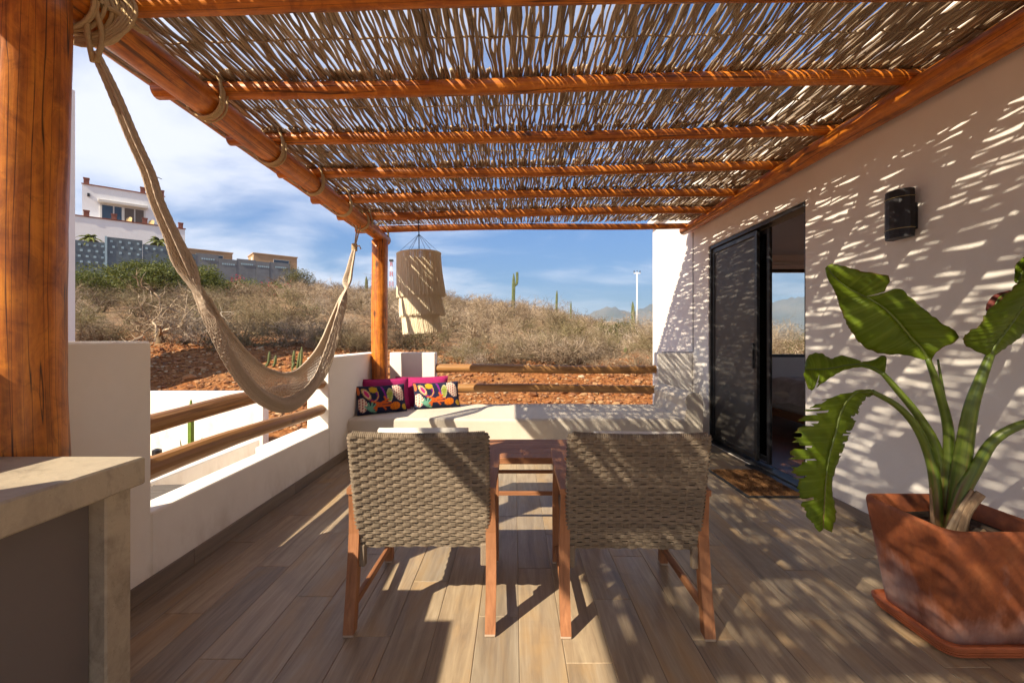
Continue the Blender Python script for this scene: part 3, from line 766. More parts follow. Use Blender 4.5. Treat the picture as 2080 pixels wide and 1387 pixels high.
def scrub():
    protos = []
    for k in range(9):
        h = rng.uniform(1.5, 2.2); m, _ = shrub_mesh(h, rng.uniform(.8, 1.5), SP1, n0=8)
        protos.append(m.build('dry_shrub', M['twig']))
    green = []
    for k in range(3):
        h = rng.uniform(1.0, 1.5); m, lm = shrub_mesh(h, 1.2, SP2, 1500, .07, n0=8)
        o = m.build('bush', M['twig']); WL[o.name] = Vector((0, 0, 0)); l = lm.build('foliage', M['leaf_dry'], o, local=True); green.append(o)
    # positions: jittered over the slope, nearest first
    pos = []
    y = 12.5
    while y < 74:
        x = -1.03 * y
        stp = 1.35 + y * .030
        while x < (.42 if y < 15 else .78) * y:
            pos.append((x + rng.uniform(-.5, .5) * stp, y + rng.uniform(-.5, .5) * stp)); x += stp * rng.uniform(.75, 1.25)
        y += stp * .8
    for _ in range(44):
        yy = rng.uniform(11.4, 13.4); pos.append((yy * rng.uniform(-.16, .36), yy))
    for _ in range(45):
        yy = rng.uniform(12.4, 13.6); pos.append((yy * rng.uniform(-.95, -.16), yy))
    def clear(x, y):
        if abs(x + 10.1) < .8 and abs(y - 12.6) < .9: return False
        return True
    pos = [p for p in pos if (p[0] < .40 * p[1] or p[0] > .50 * p[1]) and not (p[0] > .4 * p[1] and p[1] < 16) and clear(*p) and (p[1] < 46 or p[0] > -.70 * p[1])]
    pos.sort(key=lambda p: p[1])
    def where(x, y):
        p = VPX + x / y * FPX
        a = 'at the edge of the soil bank' if y < 14 else 'on the lower slope' if y < 18 else 'half-way up the slope' if y < 25 else 'high on the slope'
        b = 'beside the thick post' if p < 250 else 'left of the hammock' if p < 420 else 'framed by the hammock' if p < 690 else 'around the orange far post' if p < 800 else 'behind the pendant lamp' if p < 920 else 'below the forked cactus' if p < 1100 else 'below the white pole' if p < 1335 else 'outside the bedroom window'
        return a + ', ' + b
    far = []; used = set(); n = 0; gused = set()
    for (x, y) in pos:
        z = float(ground_z(x, y))
        if y > 14 and y < 40 and math.sin(x * .9 + 1.3) * math.sin(y * .75) > .40: continue
        if n < 300:
            if rng.random() < .13:
                g = rng.randrange(3); o = green[g] if g not in gused else copy_tree(green[g]); gused.add(g)
                tag(o, 'olive-green bush ' + where(x, y), 'bush', 'olive bushes among the dry scrub')
            else:
                g = rng.randrange(9); o = protos[g] if g not in used else protos[g].copy()
                if g in used: col.objects.link(o)
                used.add(g); tag(o, 'leafless twiggy shrub ' + where(x, y), 'shrub', 'dry shrubs on the slope')
            s = rng.choice((rng.uniform(.38, .7), rng.uniform(.65, 1.1), rng.uniform(.75, 1.2))) * (.36 if y < 12 else .48 if y < 14 else .66 if y < 17 else .82)
            o.location = (x, y, z - .03); o.rotation_euler = (rng.uniform(-.12, .12), rng.uniform(-.12, .12), rng.uniform(0, 6.28)); o.scale = (s * rng.uniform(.9, 1.25), s * rng.uniform(.9, 1.25), s)
            n += 1
        else: far.append((x, y, z))
    # farther off the scrub reads as one mass
    lib = []
    for k in range(6):
        m, _ = shrub_mesh(rng.uniform(1.5, 2.2), 1.3, SP2, n0=7); lib.append((np.concatenate(m.v), m.f, np.concatenate(m.rnd)))
    V = []; F = []; RN = []; b = 0
    for (x, y, z) in far:
        v, f, r = lib[rng.randrange(6)]; a = rng.uniform(0, 6.28); s = rng.uniform(.55, 1.1) * (.75 if x > .08 * y else 1.0); ca, sa = math.cos(a) * s, math.sin(a) * s
        q = np.stack([v[:, 0] * ca - v[:, 1] * sa, v[:, 0] * sa + v[:, 1] * ca, v[:, 2] * s], 1) * np.array([1.15, 1.15, 1.0]) + np.array([x, y, z - .05])
        V.append(q); F.append(np.array(f) + b); RN.append(np.clip(r * .6 + rng.uniform(-.25, .55), 0, 1)); b += len(v)
    me = bpy.data.meshes.new('scrub'); me.from_pydata(np.concatenate(V).tolist(), [], np.concatenate(F).tolist())
    ar = me.attributes.new('rnd', 'FLOAT', 'POINT'); ar.data.foreach_set('value', np.concatenate(RN).astype(np.float32)); me.materials.append(M['twig'])
    o = bpy.data.objects.new('scrub', me); col.objects.link(o); tag(o, 'far mass of leafless scrub covering the upper slope', 'scrub', kind='stuff')
    print('SCRUB', n, len(far))
scrub()

def big_bush(name, c, rx, ry, rz, label, mat='leaf_bush', n=9000, ls=.16, flowers=0):
    t = thing(name, c, label, 'bush')
    pts = []
    lumps = [(rng.uniform(-.6, .6) * rx, rng.uniform(-.5, .5) * ry, rng.uniform(.25, .75) * rz, rng.uniform(.3, .55)) for _ in range(16)]
    for (x, y, z, s) in lumps:
        d = nrg.normal(0, 1, (90, 3)); d /= np.linalg.norm(d, axis=1)[:, None]
        pts.append(np.array([x, y, z]) + d * np.array([rx * s, ry * s, rz * s * .8]) * nrg.uniform(.75, 1.05, (90, 1)))
    pts = np.concatenate(pts); pts = pts[pts[:, 2] > 0]
    leaf_cloud(pts, n, ls, .12).build('foliage', M[mat], t, local=True)
    segs = []
    for p in pts[nrg.integers(0, len(pts), 60)]:
        segs.append((np.array([rng.uniform(-.2, .2), rng.uniform(-.2, .2), -.3]), p * .5, .05, .03, rng.random())); segs.append((p * .5, p, .03, .008, rng.random()))
    m = MB(); segs_mesh(m, segs); m.build('branch', M['twig'], t, local=True)
    if flowers:
        f = pts[pts[:, 1] < ry * .2]; leaf_cloud(f[nrg.integers(0, len(f), 14)], flowers, ls * 1.3, .25).build('flowers', M['flower'], t, local=True)
def gzt(x, y, rz, ytop): return (x, y, CAM_Z + (VPY - ytop) * y / FPX - rz * 1.08)
def gz(x, y): return (x, y, float(ground_z(x, y)))
big_bush('bush', gzt(-27.6, 34, 2.9, 512), 3.4, 2.6, 2.9, 'rounded bright green bush under the pierced block wall', n=12000)
big_bush('bush', gzt(-33.0, 36, 2.6, 538), 3.0, 2.5, 2.6, 'dark olive bush next to the thick post, left of the rounded green bush', n=9000)
big_bush('bush', gzt(-25.5, 37, 2.2, 535), 2.2, 2.0, 2.2, 'green bush behind the hammock cords at the end of the pierced wall', n=7000)
big_bush('bush', gz(-27.6, 45.5), 2.2, 1.6, 2.1, 'low dark green bush with red flowers below the grey block wall', n=5000, flowers=260)
big_bush('bush', gz(-25.6, 47), 2.4, 1.5, 1.6, 'low yellow-green bush dotted with pink flowers below the grey wall', n=5000, flowers=420)
big_bush('bush', gz(-27.5, 58), 2.2, 1.6, 3.0, 'yellowish bush in front of the right-hand tan box house', 'leaf_dry', n=5000)
big_bush('bush', gz(4.9, 22.5), 1.15, .9, .95, 'olive-green bush on the slope above the right end of the rails', 'leaf_dry', n=4500, ls=.09)
big_bush('bush', gz(1.0, 14.6), .55, .5, .5, 'small yellow-green weed clump just above the rail', 'leaf_dry', n=2200, ls=.06)

# gnarled dead tree on top of the bank
def gnarled():
    c = gz(-10.1, 12.9); t = thing('dead_tree', c, 'gnarled bare tree with twisting tan limbs on top of the soil bank', 'tree')
    spec = dict(seg=[5, 4, 3, 2], kids=[5, 4, 4], curl=.38, up=[-.02, .0, .02, .0], r=.075)
    segs = []
    for a in (-.4, .5, 2.4, 3.4): grow(segs, (0, 0, .25), (math.cos(a), math.sin(a) * .5, .55), 1.25, .06, 0, spec)
    m = MB(); segs_mesh(m, segs, 5); m.build('crown', M['twig'], t, local=True)
    m = MB(); m.tube([(0, 0, -.2), (.05, .02, .1), (-.04, .03, .35), (.05, 0, .6)], [.13, .11, .10, .07], 8); m.build('trunk', M['twig'], t, local=True, smooth=True)
gnarled()

# ------------------------------------------------------------------ cacti
def m_cactus():
    m, nt, b = nodes('cactus_skin'); g = G(nt); v = g.attr('tc'); n = g.noise(g.mp(v, (6, 6, 3)), 1, 3)
    nt.links.new(g.ramp(n, [(.3, (.055, .075, .02)), (.7, (.14, .16, .05))]), b.inputs['Base Color']); b.inputs['Roughness'].default_value = .6
    return m
M['cactus'] = m_cactus()
M['cactus_green'] = m_plain('green_cactus', (.12, .20, .02), .5, 0, .25, 8)
def ribbed(m, pts, r, ribs=9):
    pts = np.asarray([tuple(p) for p in pts], float); n = len(pts); rad = np.full(n, r) * np.concatenate([[.9], np.ones(n - 3), [.8, .25]]) if n > 4 else np.full(n, r)
    t = np.gradient(pts, axis=0); t /= np.linalg.norm(t, axis=1)[:, None]; up = np.array([0, 1., 0]); a = np.cross(t, up); a /= np.linalg.norm(a, axis=1)[:, None]; b = np.cross(a, t)
    k = ribs * 2; ang = np.arange(k) * 2 * math.pi / k; mod = np.where(np.arange(k) % 2 == 0, 1.0, .78)
    P = pts[:, None] + (a[:, None] * np.cos(ang)[None, :, None] + b[:, None] * np.sin(ang)[None, :, None]) * (rad[:, None] * mod[None])[..., None]
    m.grid(P, closed_u=True)
def cactus(px, ytop, d, r, label, arms=(), group=None, sink=.6):
    top = at(px, ytop, d); zb = float(ground_z(top.x, d)) - sink; z = np.linspace(zb, top.z, 9)
    t = thing('cactus', (top.x, d, zb), label, 'cactus', group)
    part('stem', M['cactus'], t, lambda m: ribbed(m, [(top.x + .03 * math.sin(q), d, q) for q in z], r), smooth=False)
    for (dx, h0, h1) in arms:
        p = [(top.x, d, h0), (top.x + dx * .5, d, h0 + .05), (top.x + dx * .9, d, h0 + .22), (top.x + dx, d, h0 + .6), (top.x + dx * 1.02, d, (h0 + h1) / 2 + .2), (top.x + dx * 1.0, d, h1 - .1), (top.x + dx, d, h1)]
        part('arm', M['cactus'], t, lambda m: ribbed(m, cr(p, 14), r * .75))
c_ = at(1043, 556, 52); cactus(1043, 556, 52, .20, 'tall cardon cactus with one raised arm on the skyline', arms=[(.42, c_.z - 1.35, c_.z + .2)])
cactus(1131, 590, 54, .14, 'single armless cactus column on the skyline between the forked cactus and the pole')
cactus(1160, 612, 58, .11, 'short thin cactus spike on the skyline right of centre')
cactus(1286, 613, 40, .16, 'stout cactus column beside the white utility pole')
cactus(744, 562, 60, .20, 'small dark cactus on the ridge just left of the orange far post')
cactus(1269, 700, 17, .06, 'slim green cactus spike in the scrub above the rail')
def cactus_clump():
    c = at(590, 738, 11.2); zb = float(ground_z(c.x, 11.2)); t = thing('cactus_clump', (c.x, 11.2, zb), 'clump of low upright cactus stems on the soil bank behind the hammock', 'cactus')
    for (px, h) in ((545, .36), (560, .30), (594, .38), (603, .33), (610, .30), (618, .60), (600, .2)):
        x = (px - VPX) * 11.2 / FPX; y = 11.2 + rng.uniform(-.15, .15); z0 = float(ground_z(x, y))
        part('stem', M['cactus'], t, lambda m: ribbed(m, cr([(x - .10 * (px < 580), y, z0 - .05), (x - .02, y, z0 + .08), (x, y, z0 + h * .6), (x + .01, y, z0 + h)], 8), .035, 7))
cactus_clump()

# ------------------------------------------------------------------ poles and mast
def pole():
    b = at(1294, 640, 62); top = at(1294, 553, 62); t = thing('utility_pole', (b.x, 62, b.z - 2), 'white utility pole standing on the slope next to the far house wall', 'pole')
    part('shaft', M['white_far'], t, lambda m: m.tube([(b.x, 62, b.z - 2), (b.x, 62, top.z)], [.12, .08], 10), smooth=True)
    part('cross_arm', M['white_far'], t, lambda m: m.box((b.x, 62, top.z - .15), (.9, .1, .1), .01))
    for dx in (-.4, 0, .4): part('insulator', M['black'], t, lambda m: m.tube([(b.x + dx, 62, top.z - .1), (b.x + dx, 62, top.z + .22)], .06, 6))
pole()
M['red'] = m_plain('red_paint', (.5, .07, .04), .6); M['brick'] = m_plain('brick_red', (.24, .085, .055), .8, 0, .2, 3)
def mast():
    d = 330; b = at(795, 580, d); top = at(795, 531, d); t = thing('radio_mast', (b.x, d, b.z - 8), 'distant red and white lattice radio mast on the ridge', 'mast')
    H = top.z - b.z + 8; nb = 7
    for k in range(nb):
        m = MB(); z0 = b.z - 8 + H * k / nb; z1 = b.z - 8 + H * (k + 1) / nb; w0 = 1.6 - 1.1 * k / nb; w1 = 1.6 - 1.1 * (k + 1) / nb
        cs = [(-1, -1), (1, -1), (1, 1), (-1, 1)]
        for (a, c) in cs: m.tube([(b.x + a * w0, d + c * w0, z0), (b.x + a * w1, d + c * w1, z1)], .09, 5)
        for i in range(4):
            a, c = cs[i], cs[(i + 1) % 4]; m.tube([(b.x + a[0] * w0, d + a[1] * w0, z0), (b.x + c[0] * w1, d + c[1] * w1, z1)], .06, 4); m.tube([(b.x + c[0] * w0, d + c[1] * w0, z0), (b.x + a[0] * w1, d + a[1] * w1, z1)], .06, 4)
        m.build('lattice', M['red'] if k % 2 == 0 else M['white_far'], t)
    part('antenna', M['black'], t, lambda m: m.box((b.x, d, top.z + .6), (2.6, 2.6, 1.4), .1))
mast()

# ------------------------------------------------------------------ buildings on the hill
E = Vector((.765, .644, 0)); NV = Vector((.644, -.765, 0)); ROT = Matrix.Rotation(math.atan2(.644, .765), 4, 'Z')
def obox(m, o, e0, e1, n0, n1, z0, z1, bev=0.0):
    """box in the house frame: along E from e0..e1, along NV (towards us) n0..n1"""
    c = o + E * ((e0 + e1) / 2) + NV * ((n0 + n1) / 2)
    m.box((c.x, c.y, (z0 + z1) / 2), (e1 - e0, n1 - n0, z1 - z0), bev, ROT)
M['awning'] = m_plain('awning', (.62, .60, .55), .7); M['tan'] = m_plain('tan_render', (.42, .27, .15), .9, 0, .08, .6); M['block'] = m_plain('grey_block', (.155, .165, .18), .95, 0, .14, 1.2)
M['block_blue'] = m_plain('blue_block', (.105, .135, .16), .95, 0, .15, 1.2); M['vent'] = m_plain('pale_vent', (.30, .42, .48), .8); M['darkglass'] = m_plain('dark_window', (.03, .045, .07), .12, 0, .1)
M['curtain'] = m_plain('brown_curtain', (.11, .085, .07), .8); M['pot'] = m_plain('clay_pot', (.34, .13, .07), .8); M['wickerfar'] = m_plain('wicker_chair', (.50, .36, .17), .8)
def villa():
    o = Vector((-57.0, 60.0, 0)); t = thing('villa', (-54, 62, 9), 'white two-storey villa with red-brown roof posts on the hill at left', 'house')
    part('upper_storey', M['white_far'], t, lambda m: obox(m, o, 0, 8.6, -7, 0, 16.0, 21.75))
    part('lower_storey', M['white_far'], t, lambda m: obox(m, o, -7, 10.9, -9, 1.6, 7.0, 17.15))
    part('coping', M['brick'], t, lambda m: (obox(m, o, -.08, 8.7, -.02, .12, 21.75, 21.87), obox(m, o, -7, 11.0, 1.35, 1.7, 17.15, 17.28)))
    part('stair_tower', M['brick'], t, lambda m: obox(m, o, -5.2, -1.9, -9, -3.5, 16, 22.3))
    for e, n in ((.4, -.3), (6.2, -.3), (8.3, -.3)): part('roof_post', M['brick'], t, lambda m: (obox(m, o, e - .27, e + .27, n - .27, n + .27, 21.8, 22.55), obox(m, o, e - .32, e + .32, n - .32, n + .32, 22.55, 22.68)))
    for e in (.5, 6.4, 10.4, 3.2): part('parapet_post', M['brick'], t, lambda m: (obox(m, o, e - .27, e + .27, 1.25, 1.75, 17.2, 17.9), obox(m, o, e - .32, e + .32, 1.2, 1.8, 17.9, 18.02)))
    w = part('window', M['awning'], t, lambda m: (obox(m, o, 1.75, 6.5, .0, .08, 16.5, 19.5)))
    for k, (a, b) in enumerate(((1.95, 3.05), (3.2, 3.95), (4.25, 5.25), (5.4, 6.3))): part('pane', M['darkglass'] if k < 2 else M['curtain'], w, lambda m: obox(m, o, a, b, .05, .12, 16.6, 19.35))
    part('awning', M['awning'], t, lambda m: obox(m, o, 1.55, 6.75, .02, .75, 19.6, 20.0, .05))
    part('side_window', M['curtain'], t, lambda m: obox(m, o, -.06, .05, -4.5, -2.5, 17.6, 19.2))
    part('wall_lamp', M['black'], t, lambda m: obox(m, o, .5, .75, .0, .25, 20.2, 20.6))
    for e in (4.6, 7.0): tag(part('terrace_chair', M['wickerfar'], None, lambda m: ico_chair(m, o + E * e + NV * .9, 17.35)), 'round-backed tan wicker chair on the terrace of the white villa, %s' % ('left of the window panes' if e < 5 else 'by the right-hand window pane'), 'chair')
def ico_chair(m, p, z):
    P = []
    for u in np.linspace(-1.1, 1.1, 9):
        P.append([(p.x + .45 * math.sin(u), p.y + .45 * math.cos(u) * .6 + .1 * k, z + .75 * k * math.cos(u * .8)) for k in np.linspace(-.25, 1, 5)])
    m.grid(P); m.box((p.x, p.y, z - .12), (.7, .6, .12), .03)
    for a in (-.28, .28):
        for b in (-.22, .22): m.box((p.x + a, p.y + b, z - .32), (.06, .06, .34), .01)
villa()
def solar_lamp():
    a = at(319, 362, 63); t = thing('solar_lamp', (a.x, 63, 18), 'small solar street lamp on a thin pole behind the white villa', 'lamp')
    part('pole', M['black'], t, lambda m: m.tube([(a.x, 63, 17.5), (a.x, 63, a.z)], .05, 6)); part('panel', M['black'], t, lambda m: m.box((a.x, 63, a.z + .12), (1.0, .6, .08), .01, Matrix.Rotation(.35, 4, 'Y')))
solar_lamp()
def block_wall():
    o = Vector((-48.0, 49.0, 0))
    def te(px):
        u = (px - VPX) / FPX; return (-48.0 - u * 49.0) / (u * .644 - .765)
    t = thing('block_wall', (-44, 53, 9), 'long stepped block wall on the hill, pierced and bluish at its left end', 'wall')
    spec = [(120, 217, 12.05, 0), (217, 290, 12.75, 0), (290, 352, 12.35, 0), (352, 398, 11.75, 0), (398, 444, 11.95, 1), (444, 481, 11.55, 1), (481, 520, 11.75, 1), (520, 548, 11.65, 1), (548, 590, 11.75, 1), (590, 602, 11.0, 1)]
    for k, (a, b, z, s) in enumerate(spec):
        ea, eb = te(a), te(b) - .03
        part('panel', M['block'] if s else M['block_blue'], t, lambda m: obox(m, o, ea, eb, -.15, .05 + .02 * (k % 2), 5.5, z))
        m = MB(); rows = (2, 4) if k == 0 else ((3, 3) if k == 1 else (1, 2))
        if s == 0:
            nn = max(3, int((eb - ea) / .62))
            for r_ in range(4 if k == 0 else (3 if k == 1 else 1)):
                for c in range(nn):
                    e = ea + (eb - ea) * (c + .5 + .25 * (r_ % 2)) / nn; obox(m, o, e - .11, e + .11, .0, .10, z - .55 - r_ * .62, z - .33 - r_ * .62)
        else:
            e = (ea + eb) / 2
            if eb - ea > 1.2: [obox(m, o, e - .6 + q * .24, e - .44 + q * .24, .0, .10, z - .75, z - .55) for q in range(6)]
        if m.n: m.build('vent_blocks', M['vent'], t)['kind'] = 'stuff'
    part('blue_pier', M['vent'], t, lambda m: obox(m, o, te(213), te(218), -.1, .14, 8, 12.8))
block_wall()
def tan_house(px0, pxm, px1, ytop, ybot, d, label, wins):
    a = at(px0, ytop, d); mid = at(pxm, ytop, d); b = at(px1, ytop, d); zt = a.z
    o = Vector((mid.x, d, 0)); L_ = (px1 - pxm) * d / FPX * 1.35; W = (pxm - px0) * d / FPX * 1.6
    t = thing('box_house', (mid.x, d, at(px0, ybot, d).z - 2), label, 'house')
    part('wall', M['tan'], t, lambda m: obox(m, o, 0, L_, -W, 0, at(px0, ybot, d).z - 4, zt))
    part('roof', M['tan'], t, lambda m: obox(m, o, -.12, L_ + .12, -W - .12, .12, zt, zt + .18))
    for (u0, u1, z0, z1) in wins:
        w = part('window', M['awning'], t, lambda m: obox(m, o, L_ * u0 - .06, L_ * u1 + .06, 0, .05, zt - z1 - .06, zt - z0 + .06)); part('pane', M['darkglass'], w, lambda m: obox(m, o, L_ * u0, L_ * u1, .02, .08, zt - z1, zt - z0))
    part('door', M['awning'], t, lambda m: obox(m, o, -.05, .02, -W * .4, -W * .15, zt - 3.2, zt - .5))
tan_house(361, 370, 435, 505, 540, 76, 'smaller tan flat-roofed box house peeking over the grey block wall beside the villa', [(.45, .8, .6, 2.0)])
tan_house(481, 515, 576, 515, 560, 80, 'larger tan flat-roofed box house with a dark window at the end of the block wall', [(.45, .80, .7, 2.6)])
def palm(px, py, d, s, label):
    c = at(px, py, d); t = thing('palm', (c.x, d, c.z - 2.5), label, 'palm tree')
    part('trunk', M['twig'], t, lambda m: m.tube([(c.x, d, c.z - 3), (c.x + .1, d, c.z)], [.16, .12], 7))
    m = MB()
    for k in range(26):
        a = rng.uniform(0, 6.28); el = rng.uniform(-.1, 1.2); L_ = s * rng.uniform(.8, 1.2); P = []
        for q in np.linspace(0, 1, 6):
            h = math.cos(el) * L_ * q; z = math.sin(el) * L_ * q - .75 * L_ * q * q; w = .16 * s * math.sin(math.pi * min(.97, q + .08))
            cx, cy = c.x + math.cos(a) * h, d + math.sin(a) * h; sx, sy = -math.sin(a) * w, math.cos(a) * w
            P.append([(cx + sx, cy + sy, c.z + z - w * .5), (cx, cy, c.z + z), (cx - sx, cy - sy, c.z + z - w * .5)])
        m.grid(P)
    m.build('crown', M['leaf_bush'], t)
palm(185, 484, 51, 1.5, 'small bright palm behind the left end of the pierced wall, below the villa'); palm(322, 490, 55, 1.6, 'dark palm in front of the villa, right beside the hammock cords')

# ------------------------------------------------------------------ beyond the left parapet
def left_outside():
    t = thing('garden_wall', (-5.6, 7.1, -.5), 'low white garden wall beyond the left rails with a cactus before it', 'wall')
    part('wall', M['white'], t, lambda m: m.box((-6.3, 7.1, -.03), (4.85, .16, 1.02), .008))
    t = thing('tall_wall', (-10.3, 9.0, -.5), 'tall white wall edge showing just right of the thick near post', 'wall')
    part('wall', M['white'], t, lambda m: m.box((-10.35, 9.0, 2.75), (3.15, .2, 7.0), .01))
    t = thing('lower_wall', (-2.7, 3.4, -.5), 'low white wall of the lower terrace just outside the left rails', 'wall')
    part('wall', M['white'], t, lambda m: (m.box((-2.68, 3.43, -.135), (.15, 2.46, .80), .008), m.box((-2.35, 4.60, -.20), (.505, .12, .66), .008), m.box((-2.35, 3.43, -.36), (.50, 2.2, .12), 0)))
    part('drain_spout', M['concrete'], t, lambda m: m.tube([(-2.46, 4.50, .17), (-2.28, 4.50, .15)], .035, 10))
    t = thing('cane_awning', (-2.3, 2.8, -.2), 'dark weathered cane awning below the left parapet', 'awning')
    m = MB()
    for k in range(42):
        y = 2.2 + k * .026; m.tube([(-2.59, y + rng.uniform(-.01, .01), .235), (-2.3, y + rng.uniform(-.01, .01), .24), (-2.02, y + rng.uniform(-.01, .01), .235)], .011, 5)
    m.build('reed_mat', m_plain('grey_cane', (.10, .085, .075), .9), t)
    # yellow-green column cactus with two thin shoots
    c = at(388, 812, 6.5); t = thing('cactus', (c.x, 6.5, -.5), 'slender bright green column cactus in front of the low white wall', 'cactus')
    part('stem', M['cactus_green'], t, lambda m: ribbed(m, [(c.x, 6.5, z) for z in np.linspace(-.5, c.z, 8)], .042, 6))
    for dx, h, ln in ((-.10, .28, -.03), (.10, .30, .09)): part('shoot', M['cactus'], t, lambda m: ribbed(m, cr([(c.x + dx * .6, 6.46, -.5), (c.x + dx, 6.46, -.3), (c.x + dx + ln, 6.46, -.5 + h + .1)], 6), .010, 5))
    t = thing('garden_lantern', (-4.95, 6.3, -.5), 'small dark garden lantern on the sand by the low white wall', 'lantern')
    part('base', M['brick'], t, lambda m: m.tube([(-4.95, 6.3, -.5), (-4.95, 6.3, -.36), (-4.95, 6.3, -.33)], [.12, .07, .04], 10)); part('head', M['black'], t, lambda m: m.tube([(-4.95, 6.3, -.33), (-4.95, 6.3, -.30), (-4.95, 6.3, -.24), (-4.95, 6.3, -.22)], [.05, .06, .06, .02], 8))
left_outside()
# ------------------------------------------------------------------ armchairs (local frame: rear feet on y=0, faces +y)
def sweep_leg(m, pts, w, dpt):
    """square-section curved leg through pts (x,y,z)"""
    p = cr(pts, 10); P = []
    for q in p: P.append([(q[0] - w / 2, q[1] - dpt / 2, q[2]), (q[0] + w / 2, q[1] - dpt / 2, q[2]), (q[0] + w / 2, q[1] + dpt / 2, q[2]), (q[0] - w / 2, q[1] + dpt / 2, q[2])])
    P = np.array(P); tc = P[..., [0, 1, 2]]
    n = len(p); f = []
    for i in range(n - 1):
        for j in range(4): f.append((i * 4 + j, i * 4 + (j + 1) % 4, (i + 1) * 4 + (j + 1) % 4, (i + 1) * 4 + j))
    f += [(3, 2, 1, 0), tuple((n - 1) * 4 + j for j in range(4))]
    m.add(P.reshape(-1, 3), f, tc.reshape(-1, 3))
M['footcap'] = m_plain('plastic_glide', (.40, .30, .22), .6)
BK = dict(z0=.345, z1=.885, y0=.075, y1=-.06, w=.585)
def back_pt(x, z, off=0.0):
    """point of the curved, leaning backrest surface; off>0 goes to the rear"""
    t = (z - BK['z0']) / (BK['z1'] - BK['z0']); y = BK['y0'] + (BK['y1'] - BK['y0']) * t
    y += .030 * (1 - (x / .29) ** 2) * (.4 + .6 * t)
    zz = z - .016 * (1 - (x / .29) ** 2) * max(0, t) ** 3
    return (x, y - off, zz)
def make_chair(label):
    t = thing('armchair', (0, 0, 0), label, 'armchair', 'pair of wicker armchairs')
    hw = .331
    for s in (-1, 1):
        part('rear_leg', M['teak'], t, lambda m: sweep_leg(m, [(s * (hw - .024), 0, .012), (s * (hw - .022), .045, .2), (s * (hw - .024), .075, .42), (s * (hw - .03), .055, .602)], .046, .052))
        part('front_leg', M['teak'], t, lambda m: sweep_leg(m, [(s * (hw - .024), .655, .012), (s * (hw - .024), .65, .2), (s * (hw - .024), .65, .4), (s * (hw - .03), .65, .602)], .042, .048))
        part('foot_cap', M['footcap'], t, lambda m: m.box((s * (hw - .024), 0, .006), (.047, .053, .012), .003)); part('foot_cap', M['footcap'], t, lambda m: m.box((s * (hw - .024), .655, .006), (.043, .049, .012), .003))
        def arm(m):
            P = []
            for k, y in enumerate(np.linspace(.02, .775, 9)):
                wd = .060 - .008 * math.cos(k * .7); x = s * (hw - .028); z = .605 + .006 * math.sin(k * .4); tk = .026
                P.append([(x - wd / 2, y, z), (x + wd / 2, y, z), (x + wd / 2, y, z + tk), (x - wd / 2, y, z + tk)])
            P = np.array(P); n = len(P); f = []
            for i in range(n - 1):
                for j in range(4): f.append((i * 4 + j, i * 4 + (j + 1) % 4, (i + 1) * 4 + (j + 1) % 4, (i + 1) * 4 + j))
            f += [(3, 2, 1, 0), tuple((n - 1) * 4 + j for j in range(4))]
            m.add(P.reshape(-1, 3), f, P.reshape(-1, 3)[:, [0, 2, 1]])
        part('armrest', M['teak'], t, arm, recalc=True)
        part('stretcher', M['teak'], t, lambda m: m.box((s * (hw - .026), .335, .098), (.022, .62, .034), .003, Matrix.Rotation(-.03, 4, 'X')))
    part('front_rail', M['teak'], t, lambda m: m.box((0, .648, .27), (.57, .024, .05), .003))
    # woven back: dark core, thick rim, courses of cane going over and under the stakes
    def core(m):
        xs = np.linspace(-.285, .285, 13); zs = np.linspace(BK['z0'], BK['z1'] - .01, 9)
        A = np.array([[back_pt(x, z, -.004) for x in xs] for z in zs]); B = np.array([[back_pt(x, z, -.030) for x in xs] for z in zs]); m.grid(A); m.grid(B[:, ::-1])
    back = part('backrest', M['wicker_dark'], t, core)
    def weave(m, front=False):
        rows = 31; nst = 17; sgn = -1 if front else 1; base = -.034 if front else 0.0
        for r_ in range(rows):
            z = BK['z0'] + .008 + (BK['z1'] - BK['z0'] - .016) * r_ / (rows - 1); rnd0 = rng.random()
            for h in ((0, 1, 2) if not front else (1,)):
                zz = z + (h - 1) * .0056; xs = np.linspace(-.29, .29, nst * 4 + 1); pts = []
                ph = 0 if r_ % 2 == 0 else math.pi; jit = rng.uniform(-.0012, .0012)
                for x in xs:
                    q = math.sin((x + .29) / .58 * nst * math.pi + ph); off = .0044 * math.tanh(q * 1.5) + .002
                    pts.append(back_pt(x, zz + jit + .0012 * math.sin(x * 37 + r_), base + sgn * off))
                m.tube(pts, .0031, 4, False, rnd=min(1, max(0, rnd0 * .4 + rng.random() * .6)))
        if not front:
            for k in range(nst + 1):
                x = -.29 + .58 * k / nst; m.tube([back_pt(x, z, .0) for z in np.linspace(BK['z0'], BK['z1'] - .012, 8)], .0045, 4, False)
    part('weave', M['wicker'], back, weave); part('weave', M['wicker'], back, lambda m: weave(m, True))
    def rim(m):
        for dz, dr in ((0, .013), ):
            m.tube([back_pt(x, BK['z1'] - .004, -.012) for x in np.linspace(-.285, .285, 20)], dr, 8)
            for s in (-1, 1):
                m.tube([back_pt(s * .288, z, -.014) for z in np.linspace(BK['z0'] - .06, BK['z1'], 10)], .014, 8)
        # wrapped cane over the rim
        for s in (-1, 1):
            for k in range(34):
                z = BK['z0'] - .055 + (BK['z1'] - BK['z0'] + .04) * k / 33; p = back_pt(s * .288, z, -.014)
                m.tube([(p[0] + .0165 * math.cos(a), p[1] + .0165 * math.sin(a), p[2] + .002 * math.sin(a)) for a in np.linspace(0, 6.28, 9)], .0042, 4, False)
        for k in range(70):
            x = -.28 + .56 * k / 69; p = back_pt(x, BK['z1'] - .004, -.012)
            m.tube([(p[0] + .002 * math.sin(a), p[1] + .015 * math.cos(a), p[2] + .015 * math.sin(a)) for a in np.linspace(0, 6.28, 9)], .0042, 4, False)
